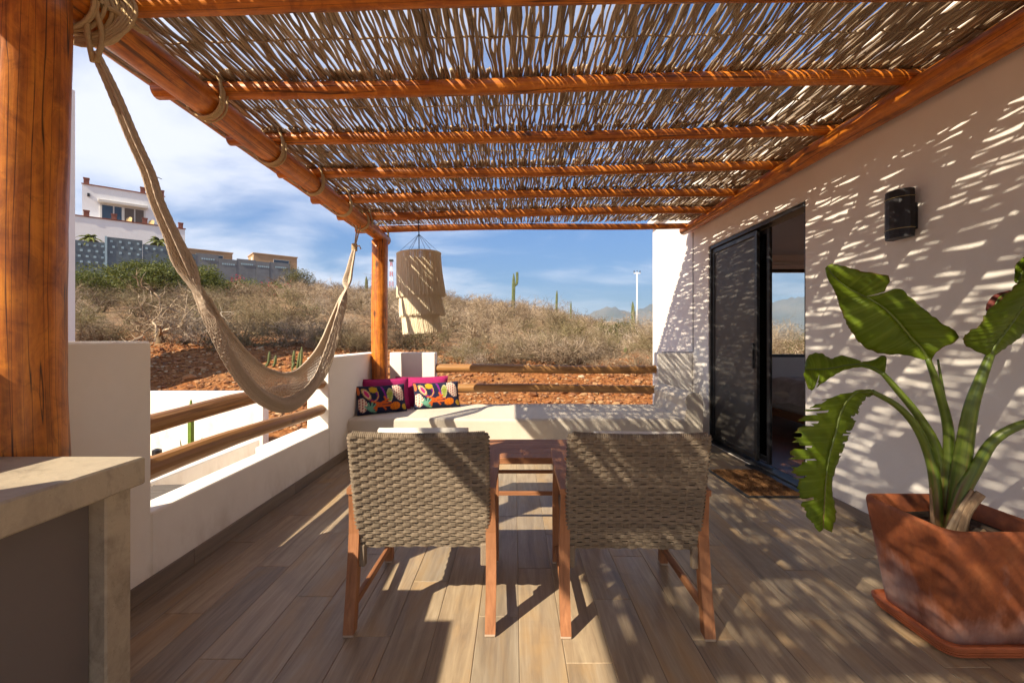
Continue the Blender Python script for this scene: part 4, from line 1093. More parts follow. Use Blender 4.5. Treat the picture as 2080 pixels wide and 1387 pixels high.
    part('rim', M['wicker'], back, rim)
    def seat(m):
        m.box((0, .39, .375), (.575, .53, .045), .012)
        for r_ in range(10):
            z = .352 + r_ * .0048
            for s in (-1, 1): m.tube([(s * (.29 + .004 * math.sin(y * 90 + r_ * math.pi)), y, z) for y in np.linspace(.09, .65, 40)], .0045, 4, False)
    part('seat', M['wicker'], t, seat)
    for s in (-1, 1): part('seat_leg', M['wicker'], t, lambda m: m.box((s * .277, .075, .315), (.034, .034, .10), .005))
    # cushions
    def cush(m, c, sx, sy, sz, rot, puff=.5):
        P = []; nu, nv = 17, 17
        for side in (1, -1):
            G_ = []
            for i in range(nu):
                row = []
                for j in range(nv):
                    u = -1 + 2 * i / (nu - 1); v = -1 + 2 * j / (nv - 1); h = ((1 - abs(u) ** 6) * (1 - abs(v) ** 6)) ** .5
                    w = np.array([u * sx / 2 * (1 - .03 * (1 - h)), v * sy / 2, side * sz / 2 * (.25 + .75 * h) * (1 + .05 * math.sin(u * 5 + v * 4))])
                    row.append(w)
                G_.append(row)
            G_ = np.array(G_) @ np.array(rot.to_3x3()).T + np.array(c); m.grid(G_ if side > 0 else G_[::-1]); P.append(G_)
        # close the border
        A, B = P; ring = [(i, 0) for i in range(nu)] + [(nu - 1, j) for j in range(1, nv)] + [(i, nv - 1) for i in range(nu - 2, -1, -1)] + [(0, j) for j in range(nv - 2, 0, -1)]
        R_ = np.array([[A[i, j] for i, j in ring + ring[:1]], [B[i, j] for i, j in ring + ring[:1]]]); m.grid(R_)
    part('seat_cushion', M['cushion'], t, lambda m: cush(m, (0, .40, .445), .53, .54, .10, Matrix.Identity(4)), smooth=True)
    part('back_cushion', M['cushion'], t, lambda m: cush(m, (.0, .128, .655), .42, .47, .11, Matrix.Rotation(math.radians(104), 4, 'X')), smooth=True)
    return t
ch = make_chair('left wicker armchair with wooden frame, half in sunlight, its back to us')
ch.location = (-.413, 1.995, 0); ch.rotation_euler[2] = R(.6)
c2 = copy_tree(ch); c2.location = (.530, 1.975, 0); c2.rotation_euler[2] = R(-1.6)
c2['label'] = 'right wicker armchair with wooden frame, wholly in dappled shade, its back to us'
for c in c2.children:
    if c.name.startswith('back_cushion'): c.location.x += .03; c.location.z -= .012

# ------------------------------------------------------------------ coffee table
def table():
    t = thing('coffee_table', (.06, 3.35, 0), 'low brown hardwood coffee table between the armchairs and the bench', 'table')
    x0, x1, y0, y1, z = -.46, .60, 3.09, 3.66, .485
    n = 6
    for k in range(n):
        a = y0 + .045 + (y1 - y0 - .09) * k / n; b = y0 + .045 + (y1 - y0 - .09) * (k + 1) / n - .003
        part('slat', M['teak'], t, lambda m: m.box(((x0 + x1) / 2, (a + b) / 2, z - .011), (x1 - x0 - .09, b - a, .022), .002))
    part('apron', M['teak'], t, lambda m: (m.box(((x0 + x1) / 2, y0 + .021, z - .021), (x1 - x0, .042, .044), .003), m.box(((x0 + x1) / 2, y1 - .021, z - .021), (x1 - x0, .042, .044), .003),
        m.box((x0 + .021, (y0 + y1) / 2, z - .0215), (.042, y1 - y0 - .088, .043), .003), m.box((x1 - .021, (y0 + y1) / 2, z - .0215), (.042, y1 - y0 - .088, .043), .003)))
    for x in (x0 + .03, x1 - .03):
        for y in (y0 + .03, y1 - .03): part('leg', M['teak'], t, lambda m: m.box((x, y, (z - .045) / 2), (.05, .05, z - .045), .003))
    part('stretcher', M['teak'], t, lambda m: m.box(((x0 + x1) / 2, y0 + .03, .236), (x1 - x0 - .115, .02, .026), .002)); part('stretcher', M['teak'], t, lambda m: m.box(((x0 + x1) / 2, y1 - .03, .236), (x1 - x0 - .115, .02, .026), .002))
table()

# ------------------------------------------------------------------ pillows
def m_vcol(name, rough=.9, bump=0):
    m, nt, b = nodes(name); g = G(nt); n = nt.nodes.new('ShaderNodeVertexColor'); n.layer_name = 'ptint'; nt.links.new(n.outputs[0], b.inputs['Base Color']); b.inputs['Roughness'].default_value = rough
    w = g.noise(g.obj(), 160, 3); g.bump(b, w, .35, .003); b.inputs['Specular IOR Level'].default_value = .2
    return m
M['print'] = m_vcol('embroidered_print')
M['magenta'] = m_plain('magenta_linen', (.36, .010, .115), .85, 0, .14, 40, .12)
def print_colour(u, v):
    """flat embroidered fruit-and-leaf print; u in 0..1.75, v in 0..1"""
    def ell(cx, cy, rx, ry, a=0.0):
        ca, sa = math.cos(a), math.sin(a); x, y = u - cx, v - cy; return ((x * ca + y * sa) / rx) ** 2 + ((-x * sa + y * ca) / ry) ** 2
    c = (.018, .022, .055)
    def seg(x0, y0, x1, y1, w):
        dx, dy = x1 - x0, y1 - y0; t = max(0, min(1, ((u - x0) * dx + (v - y0) * dy) / (dx * dx + dy * dy))); return math.hypot(u - x0 - t * dx, v - y0 - t * dy) < w
    # purple swirl and stems
    r = math.hypot(u - .52, v - .60)
    if .13 < r < .21 and (v < .66 or u > .6): c = (.22, .015, .20)
    if seg(.86, .98, .98, .55, .035) or seg(.98, .55, 1.12, .38, .035): c = (.22, .02, .24)
    if .24 < math.hypot(u - .45, v - .66) < .275 and u > .5: c = (.62, .36, .06)
    # mustard flower
    if ell(.55, .86, .15, .12) < 1: c = (.55, .34, .02)
    # cut fruit: gold rim, pale flesh, pink heart
    e = ell(.29, .70, .24, .115, -1.1)
    if e < 1: c = (.55, .36, .12) if e > .62 else ((.72, .55, .40) if e > .35 else (.62, .03, .18))
    # green leaf with pale edge
    e = ell(1.13, .62, .27, .125, 1.45)
    if e < 1: c = (.62, .55, .30) if e > .75 or (abs(math.sin(v * 38)) < .25 and e > .25) else (.30, .36, .06)
    # spotted white fruits
    for (cx, cy, rx, ry, a) in ((1.47, .70, .34, .19, -1.15), (.13, .32, .26, .15, -1.3)):
        e = ell(cx, cy, rx, ry, a)
        if e < 1:
            c = (.74, .62, .50); fx, fy = (u * 11) % 1 - .5, ((v + (int(u * 11) % 2) * .05) * 10) % 1 - .5
            if fx * fx + fy * fy < .085: c = (.36, .02, .05)
    # aqua hand-shaped leaf
    for a in (-1.0, -.4, .2, .8, 1.5, 2.1):
        if seg(.40, .10, .40 + .22 * math.cos(a + .5), .14 + .24 * math.sin(a + .5), .032): c = (.16, .40, .28)
    # orange coral branches
    for (a, b, c_, d) in ((.45, .42, .75, .32), (.75, .32, 1.05, .45), (.62, .36, .60, .08), (.72, .33, .95, .10), (.62, .22, 1.12, .22), (.80, .32, 1.12, .34), (.98, .42, .92, .55), (.70, .30, .52, .16)):
        if seg(a, b, c_, d, .034): c = (.62, .12, .02)
    e = ell(1.30, .20, .20, .14, .2)
    if e < 1: c = (.72, .20, .01) if math.sin(math.atan2(v - .12, u - 1.30) * 14) > -.6 else (.5, .10, .02)
    if ell(1.66, .16, .10, .10) < 1: c = (.50, .30, .03)
    if ell(.03, .85, .07, .16) < 1: c = (.60, .16, .05)
    return (*c, 1)
def pillow(name, label, base, w, h, th, yaw, lean, mat, printed=False, group=None, roll=0.0):
    t = thing(name, base, label, 'pillow', group)
    nu, nv = (71, 41) if printed else (29, 25); m = MB(); cols = []
    rot = Matrix.Rotation(yaw, 4, 'Z') @ Matrix.Rotation(lean, 4, 'X') @ Matrix.Rotation(roll, 4, 'Y')
    for side in (-1, 1):
        Gd = np.zeros((nv, nu, 3))
        for j in range(nv):
            for i in range(nu):
                u = -1 + 2 * i / (nu - 1); v = -1 + 2 * j / (nv - 1)
                hgt = max(0, (1 - abs(u) ** 3.2) * (1 - abs(v) ** 3.2)) ** .55
                px = u * w / 2 * (1 - .06 * (1 - v * v)); pz = v * h / 2 * (1 - .07 * (1 - u * u)); py = side * th / 2 * hgt + side * .004 * math.sin(u * 6 + v * 3) * hgt
                p = rot @ Vector((px, py, pz + h / 2)); Gd[j, i] = p
                if printed: cols.append(print_colour((u + 1) / 2 * 1.75, (v + 1) / 2) if side < 0 else (.02, .025, .06, 1))
        m.grid(Gd if side < 0 else Gd)
    if printed: m.col = cols
    m.build('cover', mat, t, local=True, smooth=True)
    # piped edge
    q = MB(); ring = [(-1 + 2 * k / 12, -1) for k in range(12)] + [(1, -1 + 2 * k / 12) for k in range(12)] + [(1 - 2 * k / 12, 1) for k in range(12)] + [(-1, 1 - 2 * k / 12) for k in range(13)]
    q.tube([rot @ Vector((u * w / 2 * (1 - .06 * (1 - v * v)), 0, v * h / 2 * (1 - .07 * (1 - u * u)) + h / 2)) for u, v in ring], .006, 6, False)
    q.build('piping', M['magenta'] if not printed else M['navy'], t, local=True, smooth=True)
M['navy'] = m_plain('navy_piping', (.03, .03, .06), .9)
ZB = .413
pillow('pillow', 'plain magenta pillow tucked in the corner against the orange post', (-1.555, 5.60, ZB), .58, .40, .15, R(33), R(-14), M['magenta'], group='magenta pillows')
pillow('pillow', 'plain magenta pillow between the two patterned ones, against the back parapet', (-1.20, 5.93, ZB), .68, .40, .15, R(14), R(-17), M['magenta'], group='magenta pillows')
pillow('pillow', 'patterned fruit-print pillow leaning on the left parapet', (-1.56, 5.40, ZB), .60, .335, .13, R(36), R(-16), M['print'], True, 'fruit-print pillows')
pillow('pillow', 'patterned fruit-print pillow at the right end of the pillow row', (-.975, 5.80, ZB), .60, .335, .13, R(26), R(-18), M['print'], True, 'fruit-print pillows')

# ------------------------------------------------------------------ hammock
def hammock():
    t = thing('hammock', (-1.68, 3.4, .7), 'cream net hammock slung from the left beam over the rails', 'hammock')
    far = [(425, 606), (452, 653), (483, 694), (506, 720), (537, 746), (560, 756), (580, 760), (606, 751), (636, 720), (654, 690), (666, 662), (690, 606)]
    lip = [(415, 616), (447, 664), (474, 714), (503, 758), (532, 789), (555, 801), (575, 807), (606, 798), (637, 766), (655, 724), (670, 682), (695, 606)]
    bot = [(405, 630), (429, 685), (452, 731), (478, 772), (512, 810), (543, 830), (574, 838), (604, 830), (634, 800), (662, 763), (677, 720), (700, 606)]
    A = np.array([at_x(*p, -1.755) for p in far]); B = np.array([at_x(*p, -1.685) for p in bot]); C = np.array([at_x(*p, -1.625) for p in lip])
    near = [at_x(px, py, -1.70) for px, py in ((192, 106), (231, 190), (268, 280), (300, 352), (318, 410), (350, 484), (378, 548))]
    nr = [.012, .017, .020, .022, .024, .030, .040]
    farp = [at_x(px, py, -1.70) for px, py in ((704, 575), (710, 548), (716, 520), (720, 503))]; fr_ = [.045, .036, .026, .014]
    n = 64; V = MB(); cords = MB()
    for k in range(n):
        u = k / (n - 1); ang = u * 2.6 * math.pi + .3; pts = []
        for i, p in enumerate(near):
            rr = nr[i]; s = (u - .5) * 2
            pts.append(np.array(p) + np.array([rr * math.sin(ang) * .9, rr * math.cos(ang * 1.7) * .9, rr * .3 * s]))
        for i in range(12):
            a, b, c = A[i], B[i], C[i]
            # cross-section: far lip -> belly -> near lip, with the near hem folded over
            if u < .46: w = u / .46; q = a + (b - a) * (w ** 1.3); q = q + np.array([-.02 * math.sin(w * math.pi), 0, 0])
            elif u < .84: w = (u - .46) / .38; q = b + (c - b) * w + np.array([.035, 0, -.004]) * math.sin(w * math.pi)
            else: w = (u - .84) / .16; q = c + (b - c) * w * .35 + np.array([-.014, 0, .004]) * math.sin(w * math.pi * .5)
            pts.append(q)
        for i, p in enumerate(farp):
            rr = fr_[i]; pts.append(np.array(p) + np.array([rr * math.sin(ang) * .8, rr * math.cos(ang * 1.7) * .5, rr * .3 * (u - .5)]))
        P = cr(pts, 120); zz = np.arange(120); P[:, 0] += .0016 * np.where((zz + k) % 2 == 0, 1, -1)
        V.tube(P, .0034, 4, False, rnd=rng.random())
    V.build('netting', M['hammock'], t, smooth=True)
    # cross stitches make the bed a net
    X = MB()
    for s in np.linspace(.0, 1, 84):
        i = s * 10.98; k = int(i); f = i - k; a = A[k] + (A[k + 1] - A[k]) * f; b = B[k] + (B[k + 1] - B[k]) * f; c = C[k] + (C[k + 1] - C[k]) * f; pts = []
        for u in np.linspace(0, 1, 40):
            if u < .46: w = u / .46; q = a + (b - a) * (w ** 1.3); q = q + np.array([-.02 * math.sin(w * math.pi), 0, 0])
            elif u < .84: w = (u - .46) / .38; q = b + (c - b) * w + np.array([.035, 0, -.004]) * math.sin(w * math.pi)
            else: w = (u - .84) / .16; q = c + (b - c) * w * .35
            pts.append(q + np.array([0, .008 * math.sin(u * 60 + s * 190), 0]))
        X.tube(pts, .0019, 3, False)
    X.build('cross_stitch', M['hammock'], t)
    E_ = MB(); E_.tube(cr([A[i] + np.array([0, 0, .006]) for i in range(12)], 60), .008, 6, False); E_.build('edge_cord', M['hammock'], t, smooth=True)
    # rope at the near end: eye loops and wraps round the beam
    N = MB(); kn = np.array(at_x(192, 106, -1.70))
    for dx, dy in ((-.012, 0), (.014, .02)): N.tube(cr([kn + np.array([dx * .5, 0, -.04]), kn + np.array([dx * 1.6, -.01 + dy, .07]), kn + np.array([dx * 1.2, -.015, .17]), kn + np.array([dx, -.01, .24])], 14), .0105, 7)
    for k in range(7):
        yy = kn[1] - .03 + k * .016; pts = [(-1.775 + .103 * math.cos(a), yy + .02 * math.sin(a * .5 + k), 2.645 + .103 * math.sin(a)) for a in np.linspace(0, 2 * math.pi, 24)]
        N.tube(pts, .0085, 6, False)
    for k in range(5):
        pts = [(-1.775 + (.125 + .006 * k) * math.cos(a) + .01 * k, kn[1] + .06 + .05 * math.sin(a), 2.632 + (.118 + .008 * k) * math.sin(a)) for a in np.linspace(-2.2, 2.0, 20)]
        N.tube(pts, .0075, 6, False)
    N.tube(cr([kn + np.array([.02, -.01, .19]), kn + np.array([-.03, -.05, .17]), kn + np.array([-.09, -.09, .20]), kn + np.array([-.10, -.10, .165]), kn + np.array([-.13, -.13, .18])], 16), .011, 6)
    N.tube(cr([kn + np.array([0, 0, .20]), kn + np.array([.04, .05, .20]), kn + np.array([.09, .10, .16]), kn + np.array([.10, .14, .17])], 14), .011, 6)
    N.build('rope', M['rope'], t, smooth=True, label='thick knotted rope at the near end of the hammock')
    # far end: knot, double rope up over the beam
    Fm = MB(); kf = np.array(at_x(720, 503, -1.70)); top = np.array((-1.74, 5.19, 2.74))
    for dx in (-.012, .010): Fm.tube(cr([kf + np.array([0, 0, -.02]), kf + (top - kf) * .35 + np.array([dx, 0, 0]), kf + (top - kf) * .75 + np.array([dx * 1.6, 0, 0]), top + np.array([dx, .0, .03])], 16), .0075, 6)
    for k in range(6): Fm.tube([(kf[0] + (.024) * math.cos(a), kf[1] + .024 * math.sin(a), kf[2] + .012 * k - .03 + .004 * a / 6) for a in np.linspace(0, 6.28, 12)], .008, 6, False)
    Fm.tube([kf + np.array([.02, -.01, .01]), kf + np.array([.06, -.02, .015]), kf + np.array([.075, -.02, -.02])], .007, 6)
    for k in range(3): Fm.tube([(-1.755 + .095 * math.cos(a), 5.17 + .018 * k, 2.64 + .105 * math.sin(a)) for a in np.linspace(0, 6.28, 22)], .0075, 6, False)
    Fm.build('rope', M['rope'], t, smooth=True, label='rope tying the far end of the hammock to the beam')
hammock()

# ------------------------------------------------------------------ fringed pendant lamp
def pendant():
    d = 5.38; hook = Vector((-1.135, d, 2.72)); top = at(851, 516, d)
    t = thing('pendant_lamp', (top.x, d, 1.37), 'three-tier cream fringed pendant lamp hanging from a joist by the far post', 'pendant lamp')
    tilt = Matrix.Rotation(R(-2.5), 4, 'Y'); r0 = .255
    def P(x, y, z): v = tilt @ Vector((x, y, 0)); return (top.x + v.x, d + v.y, top.z + v.z + z)
    part('hoop', M['fringe'], t, lambda m: m.tube([P(r0 * math.cos(a), r0 * math.sin(a), 0) for a in np.linspace(0, 6.28318, 40)], .008, 6, False))
    def strings(m):
        j = (top.x, d, top.z + .235)
        for k in range(6):
            a = k * math.pi / 3 + .25; m.tube([j, P(r0 * math.cos(a), r0 * math.sin(a), 0)], .0022, 4)
    part('string', M['black'], t, strings)
    part('cord', M['black'], t, lambda m: (m.tube([(hook.x, hook.y, hook.z + .02), (top.x, d, top.z + .235), (top.x + .003, d, top.z - .16)], .006, 6)))
    part('bulb_holder', M['black'], t, lambda m: m.tube([(top.x + .003, d, top.z - .15), (top.x + .003, d, top.z - .26)], .025, 10))
    def tier(m, rt, rb, z0, z1, lean, n, seed):
        for k in range(n):
            a = 6.28318 * k / n + rng.uniform(-.01, .01); rr = rng.uniform(.975, 1.02); ln = rng.uniform(-.016, .010); w = rng.uniform(.0022, .0042); pts = []
            for q in np.linspace(0, 1, 7):
                rad = (rt + (rb - rt) * q ** 1.4) * (1 + (rr - 1) * q); z = z0 + (z1 + ln - z0) * q
                wx = lean * q ** 1.5 + .003 * math.sin(a * 5 + seed) * q + .003 * math.sin(a * 23 + q * 4) * q
                pts.append(P(rad * math.cos(a) + wx, rad * math.sin(a), z))
            m.tube(pts, w, 3, False)
    part('fringe_tier', M['fringe'], t, lambda m: tier(m, .255, .278, 0, -.50, .030, 420, 0))
    part('fringe_tier', M['fringe'], t, lambda m: tier(m, .228, .258, -.28, -.725, .045, 460, 1))
    part('fringe_tier', M['fringe'], t, lambda m: tier(m, .205, .226, -.50, -.93, .050, 460, 2))
    def drum(m):
        a = np.linspace(0, 6.28318, 33); m.grid([[P(.222 * math.cos(q) + .02, .222 * math.sin(q), z) for q in a] for z in (-.24, -.45, -.68)])
    part('inner_drum', M['fringe'], t, drum)
pendant()

# ------------------------------------------------------------------ wall lamp, door mat, bed
def wall_lamp():
    t = thing('wall_lamp', (XR, 2.8, 2.05), 'black box-shaped outdoor lamp on the white house wall', 'wall lamp')
    def body(m):
        prof = [(XR - .035, 2.72), (XR - .035, 2.88)] + [(XR - .05 - .075 * math.sin(a), 2.80 + .088 * math.cos(a)) for a in np.linspace(.25, math.pi - .25, 9)]
        m.prism(prof, 'z', 1.93, 2.175)
    part('body', M['lampmetal'], t, body, recalc=True)
    part('trim', M['brass'], t, lambda m: [m.prism([(XR - .034, 2.715), (XR - .034, 2.885)] + [(XR - .051 - .077 * math.sin(a), 2.80 + .091 * math.cos(a)) for a in np.linspace(.25, math.pi - .25, 9)], 'z', z, z + .004) for z in (1.958, 2.148)], recalc=True)
    for z in (1.908, 2.175): part('cap', M['lampmetal'], t, lambda m: m.prism([(XR - .035, 2.722), (XR - .035, 2.878)] + [(XR - .05 - .073 * math.sin(a), 2.80 + .086 * math.cos(a)) for a in np.linspace(.25, math.pi - .25, 9)], 'z', z, z + .022), recalc=True)
    part('back_plate', M['lampmetal'], t, lambda m: m.box((XR - .017, 2.802, 2.035), (.034, .13, .16), .004))
M['lampmetal'] = m_plain('dark_bronze', (.022, .022, .026), .45, .3, .3, 30); M['brass'] = m_plain('dull_brass', (.30, .25, .12), .4, .7)
wall_lamp()
def mat():
    t = thing('door_mat', (2.15, 4.09, 0), 'brown coir door mat with a dark edge before the sliding door', 'door mat')
    part('border', M['matborder'], t, lambda m: m.box((2.14, 4.09, .006), (.49, .78, .010), .003))
    m = MB(); m.box((2.14, 4.09, .010), (.44, .73, .012), .002)
    n = 9000; x = nrg.uniform(1.922, 2.358, n); y = nrg.uniform(3.727, 4.453, n); V = []
    dx = nrg.normal(0, .006, n); dy = nrg.normal(0, .006, n); h = nrg.uniform(.006, .012, n); w = .0022
    V = np.stack([np.stack([x - w, y, np.full(n, .015)], 1), np.stack([x + w, y, np.full(n, .015)], 1), np.stack([x + dx, y + dy, .016 + h], 1)], 1).reshape(-1, 3)
    b = m.n; m.v.append(V); m.tc.append(V); m.rnd.append(np.repeat(nrg.random(n), 3)); m.f.extend([(b + 3 * i, b + 3 * i + 1, b + 3 * i + 2) for i in range(n)]); m.n += 3 * n
    m.build('pile', M['coir'], t)
M['matborder'] = m_plain('rubber_edge', (.03, .03, .03), .8)
def m_coir():
    m, nt, b = nodes('coir'); g = G(nt); n = g.noise(g.pos(), 9, 5, .7); rn = g.attr('rnd', 'Fac'); c = g.ramp(n, [(.3, (.13, .055, .02)), (.6, (.32, .16, .06)), (.8, (.40, .23, .10))]); c = g.mix(g.mr(rn, 0, 1, 0, .3), c, (.10, .05, .02))
    nt.links.new(c, b.inputs['Base Color']); b.inputs['Roughness'].default_value = 1; return m
M['coir'] = m_coir(); mat()
def bed():
    t = thing('bed', (4.4, 6.3, 0), 'bed with grey-white duvet inside the room seen through the open door', 'bed')
    def dv(m):
        P = []
        for i, u in enumerate(np.linspace(-1, 1, 25)):
            row = []
            for v in np.linspace(-1, 1, 21):
                e = max(abs(u), abs(v)); z = .70 - .30 * max(0, e - .80) ** 1.3 * 8.0 + .022 * math.sin(u * 9 + v * 5) + .015 * math.sin(v * 13 - u * 4); row.append((4.62 + u * .90, 6.35 + v * .95, max(z, .38)))
            P.append(row)
        m.grid(P)
    part('duvet', M['duvet'], t, dv, smooth=True); part('mattress', M['cushion'], t, lambda m: m.box((4.62, 6.35, .42), (1.70, 1.8, .26), .04)); part('bed_frame', M['teak'], t, lambda m: m.box((4.62, 6.35, .24), (1.74, 1.86, .10), .006))
    for x in (3.80, 5.44):
        for y in (5.46, 7.24): part('leg', M['teak'], t, lambda m: m.box((x, y, .115), (.07, .07, .23), .004))
M['duvet'] = m_plain('duvet_print', (.55, .53, .52), .9, 0, .22, 7); bed()

# ------------------------------------------------------------------ pot and plant
def pot():
    t = thing('plant_pot', (1.95, 2.03, 0), 'big square weathered terracotta pot on a saucer at the right edge', 'plant pot')
    def rr(cx, cy, hx, hy, r, n=7):
        pts = []
        for (sx, sy, a0) in ((1, 1, 0), (-1, 1, 90), (-1, -1, 180), (1, -1, 270)):
            for k in range(n): a = R(a0 + 90 * k / (n - 1)); pts.append((cx + sx * (hx - r) + r * math.cos(a), cy + sy * (hy - r) + r * math.sin(a)))
        return pts
    cx, cy = 1.955, 2.035
    prof = [(.045, .165, .165), (.047, .178, .178), (.12, .188, .188), (.25, .203, .203), (.38, .218, .218), (.46, .228, .228), (.505, .233, .233), (.520, .230, .230), (.524, .222, .222), (.518, .212, .212), (.44, .205, .205)]
    def body(m):
        P = []
        for (z, hx, hy) in prof: P.append([(x, y, z + .003 * math.sin(x * 20 + y * 13)) for x, y in rr(cx, cy, hx, hy, .055)])
        m.grid(P, closed_u=True)
    part('body', M['terracotta'], t, body, smooth=True)
    def sau(m):
        pr = [(.001, .185), (.010, .206), (.018, .207), (.021, .200), (.024, .211), (.032, .212), (.035, .205), (.038, .217), (.054, .220), (.058, .213), (.046, .205), (.043, .16)]
        m.grid([[(x, y, z) for x, y in rr(cx, cy, h, h, .06)] for z, h in pr], closed_u=True); q = rr(cx, cy, .16, .16, .05); n = len(q); m.add([(x, y, .043) for x, y in q], [tuple(range(n))])
    part('saucer', M['saucer'], t, sau, smooth=False)
    q = rr(cx, cy, .208, .208, .05)
    def soil(m):
        P = []
        for k in np.linspace(0.02, 1, 8): P.append([(cx + (x - cx) * k, cy + (y - cy) * k, .445 + nrg.normal(0, .004)) for x, y in q])
        m.grid(P, closed_u=True)
    part('soil', M['soil'], t, soil)
M['soil'] = m_plain('potting_soil', (.035, .022, .014), 1, 0, .3, 60, .4); pot()
def m_banana():
    m, nt, b = nodes('paddle_leaf'); g = G(nt); v = g.attr('tc'); rn = g.attr('rnd', 'Fac')
    vein = g.noise(g.mp(v, (3, 3, 120)), 1.0, 3, .6); big = g.noise(g.mp(v, (6, 6, 6)), 1.0, 4, .6)
    c = g.ramp(big, [(.3, (.095, .155, .008)), (.7, (.20, .285, .014))]); c = g.mix(g.mr(vein, .48, .70, 0, .7), c, (.27, .36, .04))
    ed = g.attr('edge', 'Fac'); k = g.math('ADD', ed, g.math('MULTIPLY', big, .35)); c = g.mix(g.mr(k, 1.12, 1.22, 0, 1), c, (.22, .12, .045))
    nt.links.new(c, b.inputs['Base Color']); b.inputs['Roughness'].default_value = .45; g.bump(b, vein, .5, .003); b.inputs['Specular IOR Level'].default_value = .3
    out = nt.nodes['Material Output']; tr = nt.nodes.new('ShaderNodeBsdfTranslucent'); mx = nt.nodes.new('ShaderNodeMixShader'); mx.inputs[0].default_value = .45
    ct = g.mix(.5, c, (.34, .48, .01)); nt.links.new(ct, tr.inputs[0]); nt.links.new(b.outputs[0], mx.inputs[1]); nt.links.new(tr.outputs[0], mx.inputs[2]); nt.links.new(mx.outputs[0], out.inputs[0])
    return m
M['banana'] = m_banana()
def m_stalk():
    m, nt, b = nodes('leaf_stalk'); g = G(nt); v = g.attr('tc'); sep = nt.nodes.new('ShaderNodeSeparateXYZ'); nt.links.new(g.pos(), sep.inputs[0])
    n = g.noise(g.mp(v, (60, 60, 2)), 1, 4, .6); c = g.ramp(n, [(.3, (.06, .11, .012)), (.7, (.17, .22, .03))])
    k = g.math('ADD', g.mr(sep.outputs[2], .45, .95, .55, 0), n); c = g.mix(g.mr(k, .78, 1.0, 0, 1), c, (.16, .085, .035))
    nt.links.new(c, b.inputs['Base Color']); b.inputs['Roughness'].default_value = .4; return m
M['stalk'] = m_stalk(); M['dead'] = m_wood('dead_stalk', (.10, .05, .025), (.25, .16, .09), (.42, .33, .23), .9, (50, 50, 3), knots=False)
M['deadleaf'] = m_plain('withered_leaf', (.13, .025, .018), .8, 0, .3, 20)
def blade(parent, stations, name='leaf', slits=(), sub=7, label=None, mat='banana', cut=0):
    """stations: [(mid, left, right)] with each (px, py, depth); rows between stations are interpolated; slits = rows where the left half is torn"""
    K = len(stations); n = (K - 1) * 12 + 1
    mid = cr([at(*s[0]) for s in stations], n); lf = cr([at(*s[1]) for s in stations], n); rt = cr([at(*s[2]) for s in stations], n)
    jag = nrg.normal(0, .05 if len(slits) > 6 else .006, (n, 2)); lf = lf + (lf - mid) * jag[:, :1]; rt = rt + (rt - mid) * jag[:, 1:]
    m = MB(); edges = []
    for sidx, E_ in enumerate((lf, rt)):
        rows = []; ed = []
        for i in range(n):
            r_ = []
            for j in range(sub + 1):
                t = j / sub; p = mid[i] + (E_[i] - mid[i]) * t; w = np.linalg.norm(E_[i] - mid[i])
                p = p + np.array([0, -.10 * w * math.sin(t * math.pi) + .012 * w * math.sin(i * 1.3 + j), .02 * w * math.sin(i * .9) * t]); r_.append(p); ed.append(t)
            rows.append(r_)
        rows = np.array(rows); f = []; deep = {i: (cut + rng.randrange(0, 4), rng.random() < .45) for i in range(n)}
        for i in range(n - 1):
            for j in range(sub):
                if (sidx, i // 2) in slits and (i % 2 == 0 or (deep[i // 2][1] and j >= sub - 2)) and j >= (deep[i // 2][0] if cut else 0): continue
                f.append((i * (sub + 1) + j, i * (sub + 1) + j + 1, (i + 1) * (sub + 1) + j + 1, (i + 1) * (sub + 1) + j))
        L_ = np.linspace(0, 1, n) * np.linalg.norm(np.diff(mid, axis=0), axis=1).sum()
        tc = np.stack([np.repeat(np.arange(sub + 1)[None] / sub * .1, n, 0) + sidx, np.zeros((n, sub + 1)), np.repeat(L_[:, None], sub + 1, 1)], -1)
        m.add(rows.reshape(-1, 3), f, tc.reshape(-1, 3), rnd=.37); edges += ed
    o = m.build(name, M[mat], parent, smooth=True, label=label, solid=.0012)
    a = o.data.attributes.new('edge', 'FLOAT', 'POINT'); a.data.foreach_set('value', np.array(edges, np.float32))
    q = MB(); q.tube(mid, np.linspace(.0075, .002, n), 7); q.build('midrib', M['stalk'], o, smooth=True)
    return o
